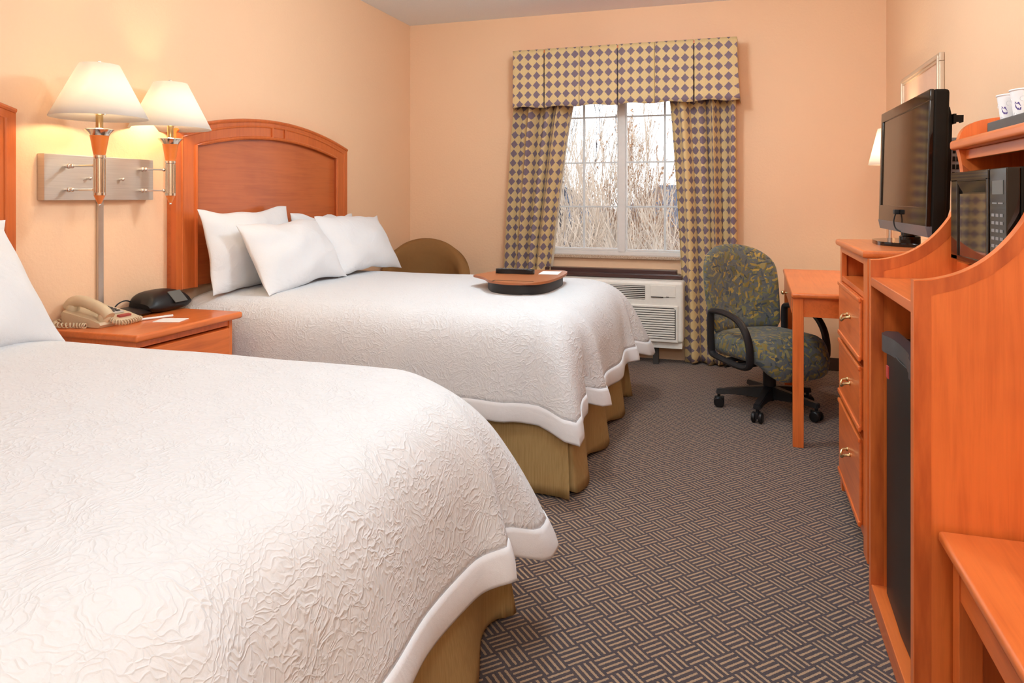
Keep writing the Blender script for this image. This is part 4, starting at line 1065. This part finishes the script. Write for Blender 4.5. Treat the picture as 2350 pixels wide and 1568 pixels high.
# ------------------------------------------------------------------ office chair
def office_chair():
    t = thing('office_chair', 'black swivel office chair with leaf-patterned upholstery by the desk', 'office chair', (0.165,4.33,0), rz=math.radians(41))
    # local frame: chair faces -y
    def pad(w, d, z0, z1, nose):
        rows = []
        N, K = 26, 40
        out = []
        for k in range(K):
            a = 2*PI*k/K; c, s_ = math.cos(a), math.sin(a)
            r = (abs(c)**4.5+abs(s_)**4.5)**(-1/4.5)
            out.append((w*c*r, d*s_*r))
        prof = [(0.80,0.0),(0.93,0.006),(0.985,0.03),(1.0,0.06),(0.985,0.090),(0.93,0.112),(0.80,0.126),(0.5,0.130),(0.02,0.128)]
        for sc_, zz in prof:
            f = (zz)/0.13
            rows.append([(x*sc_, y*sc_, lerp(z0,z1,f) - nose*max(0, -y*sc_-d*0.55)**1.5*6 - 0.010*math.cos(x/w*1.2)*0) for x, y in out])
        m = MB().grid(rows, closed_u=True)
        m.bm.verts.ensure_lookup_table()
        m.bm.faces.new(list(m.bm.verts)[:K]); m.bm.verts.ensure_lookup_table()
        m.bm.faces.new([m.bm.verts[-K+i] for i in range(K)][::-1])
        bmesh.ops.recalc_face_normals(m.bm, faces=m.bm.faces[:]); return m
    m = pad(0.262, 0.262, 0.312, 0.442, 0.5)
    obj('seat', m, 'leaf_upholstery', t, angle=60)
    obj('seat_pan', MB().box(-0.20,0.20,-0.19,0.20,0.300,0.322,0.01), 'chair_black', t)
    # backrest: rounded top slab, curved round the sitter, leaning back
    rows_f, rows_b = [], []
    NU, NV = 26, 30
    zb, zt = 0.415, 0.930
    def half(z):
        f = (z-zb)/(zt-zb)
        hw = 0.248+0.030*math.sin(PI*min(1,f*1.15)*0.8)
        if f > 0.66:
            q = (f-0.66)/0.34; hw *= max(0.0, 1-q**2.6)**0.5
        if f < 0.10: hw *= 0.90+1.0*f
        return hw
    def bp(u, z, side):
        hw = max(half(z), 0.002); x = hw*u; f = (z-zb)/(zt-zb)
        edge = max(0.0, 1-abs(u)**4)*max(0.0, 1-max(0,(f-0.80)/0.20)**3)*max(0.0, 1-max(0,(0.12-f)/0.12)**3)
        th = 0.040*edge**0.5
        y = 0.235 + 0.13*f*0.9 - 0.06*(abs(x)/0.24)**2 + 0.012*math.sin(PI*f*1.5) + side*th
        return (x, y, z)
    zs = [zb+(zt-zb)*math.sin(PI/2*k/NV) for k in range(NV+1)]
    us = [math.sin(PI/2*(2*k/NU-1)) for k in range(NU+1)]
    m = MB()
    m.grid([[bp(u,z,-1) for u in us] for z in zs]); m.grid([[bp(u,z,1) for u in us] for z in zs], flip=True)
    bmesh.ops.remove_doubles(m.bm, verts=m.bm.verts[:], dist=0.0006); bmesh.ops.recalc_face_normals(m.bm, faces=m.bm.faces[:])
    obj('backrest', m, 'leaf_upholstery', t, angle=70)
    obj('back_bar', MB().tube(smooth_path([(0,0.10,0.30),(0,0.24,0.305),(0,0.315,0.36),(0,0.325,0.48)], 20), 0.032, 10, flat=0.4), 'chair_black', t)
    for s in (-1, 1):
        x = s*0.278
        pth = smooth_path([(x,0.10,0.306),(x,0.155,0.318),(x,0.168,0.360),(x,0.172,0.46),(x,0.170,0.545),(x,0.150,0.562),(x,0.08,0.566),(x,0.0,0.556),(x,-0.075,0.528),(x,-0.125,0.470),(x,-0.148,0.400),(x,-0.152,0.335),(x,-0.140,0.302),(x,-0.09,0.290),(x,0.02,0.296),(x,0.10,0.306)], 80)[:-1]
        a = MB().tube(pth, 0.023, 10, closed=True, flat=0.72)
        a.box(min(x,x-s*0.13), max(x,x-s*0.13), -0.10, -0.05, 0.286, 0.304, 0.004).box(min(x,x-s*0.13), max(x,x-s*0.13), 0.03, 0.08, 0.290, 0.306, 0.004)
        obj('armrest', a, 'chair_black', t)
    obj('gas_lift', MB().lathe([(0.0,0.060),(0.028,0.060),(0.028,0.14),(0.036,0.142),(0.036,0.268),(0.022,0.270),(0.022,0.30),(0.0,0.30)], (0,0,0), 24), 'chair_black', t)
    obj('tilt_mechanism', MB().box(-0.07,0.07,-0.09,0.13,0.268,0.302,0.008), 'chair_black', t)
    obj('lever', MB().tube([(-0.06,0.04,0.282),(-0.20,0.06,0.272)], 0.005, 8).tube([(-0.19,0.058,0.272),(-0.235,0.065,0.262),(-0.262,0.068,0.256)], [0.010,0.014,0.008], 8, flat=0.5), 'chair_black', t)
    for k in range(5):
        a = math.radians(183+72*k-41)
        d = Vector((math.cos(a), math.sin(a), 0)); n_ = Vector((-d.y, d.x, 0))
        m = MB(); b = bmesh.new()
        secs = [(0.020,0.032,0.070,0.142),(0.12,0.026,0.078,0.128),(0.22,0.023,0.082,0.112),(0.292,0.021,0.074,0.102)]
        rr = []
        for r, hw, z0, z1 in secs:
            c = d*r
            rr.append([b.verts.new((c.x+n_.x*q*hw, c.y+n_.y*q*hw, z)) for q, z in ((-1,z0),(1,z0),(0.8,z1),(-0.8,z1))])
        for A, B in zip(rr, rr[1:]):
            for i in range(4): b.faces.new((A[i],A[(i+1)%4],B[(i+1)%4],B[i]))
        b.faces.new(rr[0][::-1]); b.faces.new(rr[-1])
        bmesh.ops.bevel(b, geom=b.edges[:], offset=0.004, segments=2, affect='EDGES')
        m.join(b)
        leg = obj('base_spoke', m, 'chair_black', t)
        cs = MB(); c = d*0.278
        ax = Matrix.Translation((c.x,c.y,0.030)) @ Matrix(((d.x,n_.x,0,0),(d.y,n_.y,0,0),(0,0,1,0),(0,0,0,1))) @ Euler((PI/2,0,0)).to_matrix().to_4x4()
        for s in (-1, 1):
            cs.lathe([(0.0,s*0.010),(0.026,s*0.010),(0.029,s*0.014),(0.029,s*0.024),(0.024,s*0.029),(0.0,s*0.030)], (0,0,0), 22, ax)
        cs.lathe([(0.009,0.03),(0.009,0.078)], (c.x,c.y,0), 12)
        cs.box(-0.03,0.024,-0.010,0.010,0.024,0.062,0.005, mat=Matrix.Translation((c.x,c.y,0)) @ Matrix(((d.x,n_.x,0,0),(d.y,n_.y,0,0),(0,0,1,0),(0,0,0,1))))
        obj('caster', cs, 'black_plastic', leg)
office_chair()

# ------------------------------------------------------------------ outside the window
def outdoors():
    struct('ground', MB().box(-60, 40, 6.2, 120, -3.3, -3.0), 'dry_grass')
    rnd = random.Random(11)
    def branchy(root, height, n_stem, spread, up, lean, rbase, twigs, sub=True, leaf=None):
        m = MB(); lf = MB(); b = m
        def grow(p, d, ln, r, depth):
            pts = [p.copy()]; n = 4
            for k in range(n):
                d = (d + Vector((rnd.uniform(-1,1), rnd.uniform(-1,1), rnd.uniform(-0.3,0.9)))*0.16).normalized()
                pts.append(pts[-1] + d*ln/n)
            quick_tube(m.bm, pts, r, depth)
            if depth < 3:
                for k in range(twigs if depth else twigs+1):
                    i = rnd.randint(1, n); q = pts[i]
                    dd = (d + Vector((rnd.uniform(-1,1), rnd.uniform(-1,1), rnd.uniform(-0.2,0.8)))*0.62).normalized()
                    grow(q, dd, ln*rnd.uniform(0.38,0.58), r*0.55, depth+1)
            elif leaf:
                for k in range(leaf):
                    q = pts[rnd.randint(1, n)] + Vector((rnd.uniform(-1,1),)*3)*0.02
                    a = Vector((rnd.uniform(-1,1), rnd.uniform(-1,1), rnd.uniform(-1,1))).normalized()*0.035
                    c = a.cross(Vector((rnd.uniform(-1,1), rnd.uniform(-1,1), 1))).normalized()*0.018
                    vs = [lf.bm.verts.new(q+w) for w in (a*-0.6, c, a, -c)]
                    lf.bm.faces.new(vs)
        for k in range(n_stem):
            d = Vector((rnd.uniform(-1,1)*spread+lean, rnd.uniform(-1,1)*spread, up)).normalized()
            grow(Vector(root)+Vector((rnd.uniform(-0.2,0.2), rnd.uniform(-0.2,0.2), 0)), d, height*rnd.uniform(0.75,1.05), rbase*rnd.uniform(0.7,1.1), 0)
        return m, lf
    def quick_tube(bm, pts, r, depth):
        n = 4 if depth < 2 else 3; rings = []
        for i, p in enumerate(pts):
            rr = r*(1-0.7*i/(len(pts)-1))+0.0040
            rings.append([bm.verts.new((p.x+rr*math.cos(2*PI*k/n), p.y+rr*math.sin(2*PI*k/n), p.z)) for k in range(n)])
        for A, B in zip(rings, rings[1:]):
            for k in range(n): bm.faces.new((A[k],A[(k+1)%n],B[(k+1)%n],B[k]))
    def fit(m, lf, root, top, half):
        zs = [v.co.z for v in m.bm.verts]; xs = [abs(v.co.x-root[0]) for v in m.bm.verts]
        xs.sort(); sx = half/max(xs[int(len(xs)*0.97)], 0.01); zs.sort(); sz = (top-root[2])/(zs[int(len(zs)*0.93)]-root[2])
        for b in (m.bm, lf.bm):
            for v in b.verts:
                v.co = (root[0]+(v.co.x-root[0])*sx, root[1]+(v.co.y-root[1])*min(sx,0.8), root[2]+(v.co.z-root[2])*sz)
    specs = [
        ('bare_tree', 'tall grey bare tree rising to the top of the left window pane', (-2.62,11.5,-3.0), 2.75, 0.75, 5, 0.14, 0.022, 5, 'bark_grey', None),
        ('bare_shrub', 'bare tan shrub filling the middle of the left window pane', (-1.95,10.3,-3.0), 2.05, 0.95, 9, 0.20, 0.014, 5, 'bark_pale', None),
        ('bare_shrub', 'rust tinted shrub rising beside the centre post of the window', (-1.48,11.6,-3.0), 1.80, 0.50, 8, 0.16, 0.013, 5, 'bark_rust', 2),
        ('bare_shrub', 'low rust shrub at the right edge of the window below the house roof', (-0.98,10.6,-3.0), 1.10, 0.85, 10, 0.25, 0.012, 5, 'bark_rust', 3),
        ('bare_shrub', 'pale arching shrub across the bottom of the right window pane', (-1.22,8.9,-3.0), 0.95, 0.95, 12, 0.35, 0.011, 5, 'bark_pale', None),
        ('bare_shrub', 'pale upright shrub at the lower left of the window', (-2.12,8.6,-3.0), 1.05, 0.95, 12, 0.28, 0.012, 5, 'bark_pale', None),
        ('bare_tree', 'bare tree outside beyond the left curtain', (-5.2,12.0,-3.0), 3.0, 1.2, 5, 0.12, 0.03, 4, 'bark_grey', None),
        ('bare_shrub', 'bare shrub outside beyond the right curtain', (0.5,10.5,-3.0), 1.4, 0.7, 9, 0.2, 0.014, 4, 'bark_pale', None),
    ]
    for nm, lab, rt, top, half, ns, spr, rb, tw, mat, leaf in specs:
        t = thing(nm, lab, 'tree' if nm == 'bare_tree' else 'shrub', rt, 0, 'bare trees and shrubs outside')
        m, lf = branchy(rt, (top-rt[2])*0.62, ns, spr, 1, 0.0, rb, tw, leaf=leaf)
        fit(m, lf, rt, top, half)
        obj('branches', m, mat, t, True)
        if leaf: obj('dry_leaves', lf, 'dry_leaf', t, True)
        else: lf.bm.free()
    # tangled undergrowth behind the shrubs: nobody could count the twigs
    m = MB()
    for k in range(2600):
        x = rnd.uniform(-3.4, 0.4); y = rnd.uniform(7.2, 7.8); z = rnd.uniform(-1.3, 0.72)-0.12*abs(math.sin(x*2.3))
        p = Vector((x, y, z)); d = Vector((rnd.uniform(-0.7,0.7), rnd.uniform(-0.3,0.3), rnd.uniform(0.2,1.0))).normalized(); ln = rnd.uniform(0.16,0.5)
        q = p+d*ln*0.5; d2 = (d+Vector((rnd.uniform(-0.5,0.5), 0, rnd.uniform(-0.5,0.3)))).normalized()
        quick_tube(m.bm, [p, q, q+d2*ln*0.5], rnd.uniform(0.001,0.004), 2)
    for k in range(70):
        x = rnd.uniform(-3.4, 0.4); y = rnd.uniform(7.2, 7.8)
        quick_tube(m.bm, [Vector((x,y,-3.0)), Vector((x+rnd.uniform(-0.2,0.2),y,-1.2)), Vector((x+rnd.uniform(-0.3,0.3),y,rnd.uniform(-0.2,0.7)))], 0.008, 1)
    tag(obj('undergrowth', m, 'bark_pale'), 'tangle of pale bare brush low outside the window in front of the shrubs', 'undergrowth', kind='stuff')
    # houses beyond
    def house(name, lab, x0, x1, y0, y1, zb, ze, zr):
        t = thing(name, lab, 'house', ((x0+x1)/2,(y0+y1)/2,-3.0))
        obj('walls', MB().box(x0, x1, y0, y1, -3.0, ze), 'siding_beige', t, True)
        o = 0.5; yc = (y0+y1)/2; xc = (x0+x1)/2; hr = (x1-x0)*0.10
        b = bmesh.new()
        V = [b.verts.new(p) for p in ((x0-o,y0-o,ze),(x1+o,y0-o,ze),(x1+o,y1+o,ze),(x0-o,y1+o,ze),(xc-hr,yc,zr),(xc+hr,yc,zr))]
        for f in ((0,1,5,4),(1,2,5),(2,3,4,5),(3,0,4),(3,2,1,0)): b.faces.new([V[i] for i in f])
        m = MB(); m.join(b); obj('roof', m, 'roof_slate', t, True)
        for k in range(3):
            xx = lerp(x0, x1, (k+0.5)/3)
            obj('window', MB().box(xx-0.5, xx+0.5, y0-0.05, y0, ze-2.2, ze-0.9), 'bezel_grey', t, True)
        return t
    house('house', 'beige house with slate roof far off at the right edge of the window', -4.7, -1.0, 28, 33, -3, 0.05, 1.72)
    house('house', 'house with dark roof far off behind the tree at the left of the window', -11.0, -5.8, 29, 35, -3, 0.15, 1.80)
outdoors()

# ------------------------------------------------------------------ light
def fill_globe(x, y, label, energy, drop=0.10):  # globe fixtures added outside the camera view to brighten the room
    t = thing('fill_globe', label, 'added fill light', (x,y,H), group='added fill globes')
    obj('canopy', MB().lathe([(0.0,-0.001),(0.07,-0.001),(0.065,-0.025),(0.0,-0.028)], (0,0,0), 32), 'polished_nickel', t)
    obj('stem', MB().tube([(0,0,-0.02),(0,0,-0.105-drop)], 0.009, 10), 'polished_nickel', t)
    obj('globe', MB().lathe([(0.04,-0.095),(0.09,-0.115),(0.125,-0.17),(0.130,-0.21),(0.115,-0.27),(0.07,-0.315),(0.0,-0.33)], (0,0,-drop), 32), 'fill_globe_glow', t)
    li = bpy.data.lights.new('fill_lamp', 'POINT'); li.shadow_soft_size = 0.14; li.energy = energy; li.color = (0.83,0.955,1.0)
    lo = bpy.data.objects.new('fill_lamp', li); col.objects.link(lo); lo.location = (x,y,H-0.215-drop)
fill_globe(0.15, -0.95, 'added white fill globe hanging out of view by the entrance', 74, 0.36)
fill_globe(-0.30, 1.50, 'added white fill globe hanging out of view between the beds and the cabinet', 35, 0.30)
fill_globe(-0.70, 3.25, 'added white fill globe hanging out of view towards the window', 66, 0.13)

w = bpy.data.worlds.new('world'); sc.world = w; w.use_nodes = True
nt = w.node_tree; nt.nodes.clear()
o = nt.nodes.new('ShaderNodeOutputWorld'); bg = nt.nodes.new('ShaderNodeBackground')
tc = nt.nodes.new('ShaderNodeTexCoord'); sx = nt.nodes.new('ShaderNodeSeparateXYZ'); rp = nt.nodes.new('ShaderNodeValToRGB')
nt.links.new(tc.outputs['Generated'], sx.inputs[0]); nt.links.new(sx.outputs[2], rp.inputs[0])
rp.color_ramp.elements[0].position = 0.0; rp.color_ramp.elements[0].color = (1.0,0.985,0.96,1)
rp.color_ramp.elements[1].position = 0.55; rp.color_ramp.elements[1].color = (0.72,0.86,1.0,1)
nt.links.new(rp.outputs[0], bg.inputs[0]); bg.inputs[1].default_value = 2.4
nt.links.new(bg.outputs[0], o.inputs[0])
su = bpy.data.lights.new('sun', 'SUN'); su.energy = 2.5; su.angle = 0.02; su.color = (1.0,0.93,0.82)
so = bpy.data.objects.new('sun', su); col.objects.link(so); so.rotation_euler = (math.radians(48), 0, math.radians(-25))

# ------------------------------------------------------------------ camera
cam = bpy.data.cameras.new('camera'); co = bpy.data.objects.new('camera', cam); col.objects.link(co)
cam.sensor_fit = 'HORIZONTAL'; cam.sensor_width = 36.0; cam.lens = 1634.0*36/2350
cam.shift_y = -332.0/2350; cam.clip_start = 0.05; cam.clip_end = 300
co.location = (0, 0, 1.22); co.rotation_euler = (PI/2, 0, math.radians(17.7))
sc.camera = co
sc.view_settings.view_transform = 'Standard'; sc.view_settings.look = 'None'
sc.view_settings.gamma = 1.0; sc.view_settings.use_curve_mapping = False
sc.view_settings.exposure = 0.0
try:
    sc.cycles.use_denoising = True; sc.cycles.max_bounces = 8; sc.cycles.diffuse_bounces = 5; sc.cycles.glossy_bounces = 4
    sc.cycles.transparent_max_bounces = 8; sc.cycles.sample_clamp_indirect = 8.0
except Exception: pass
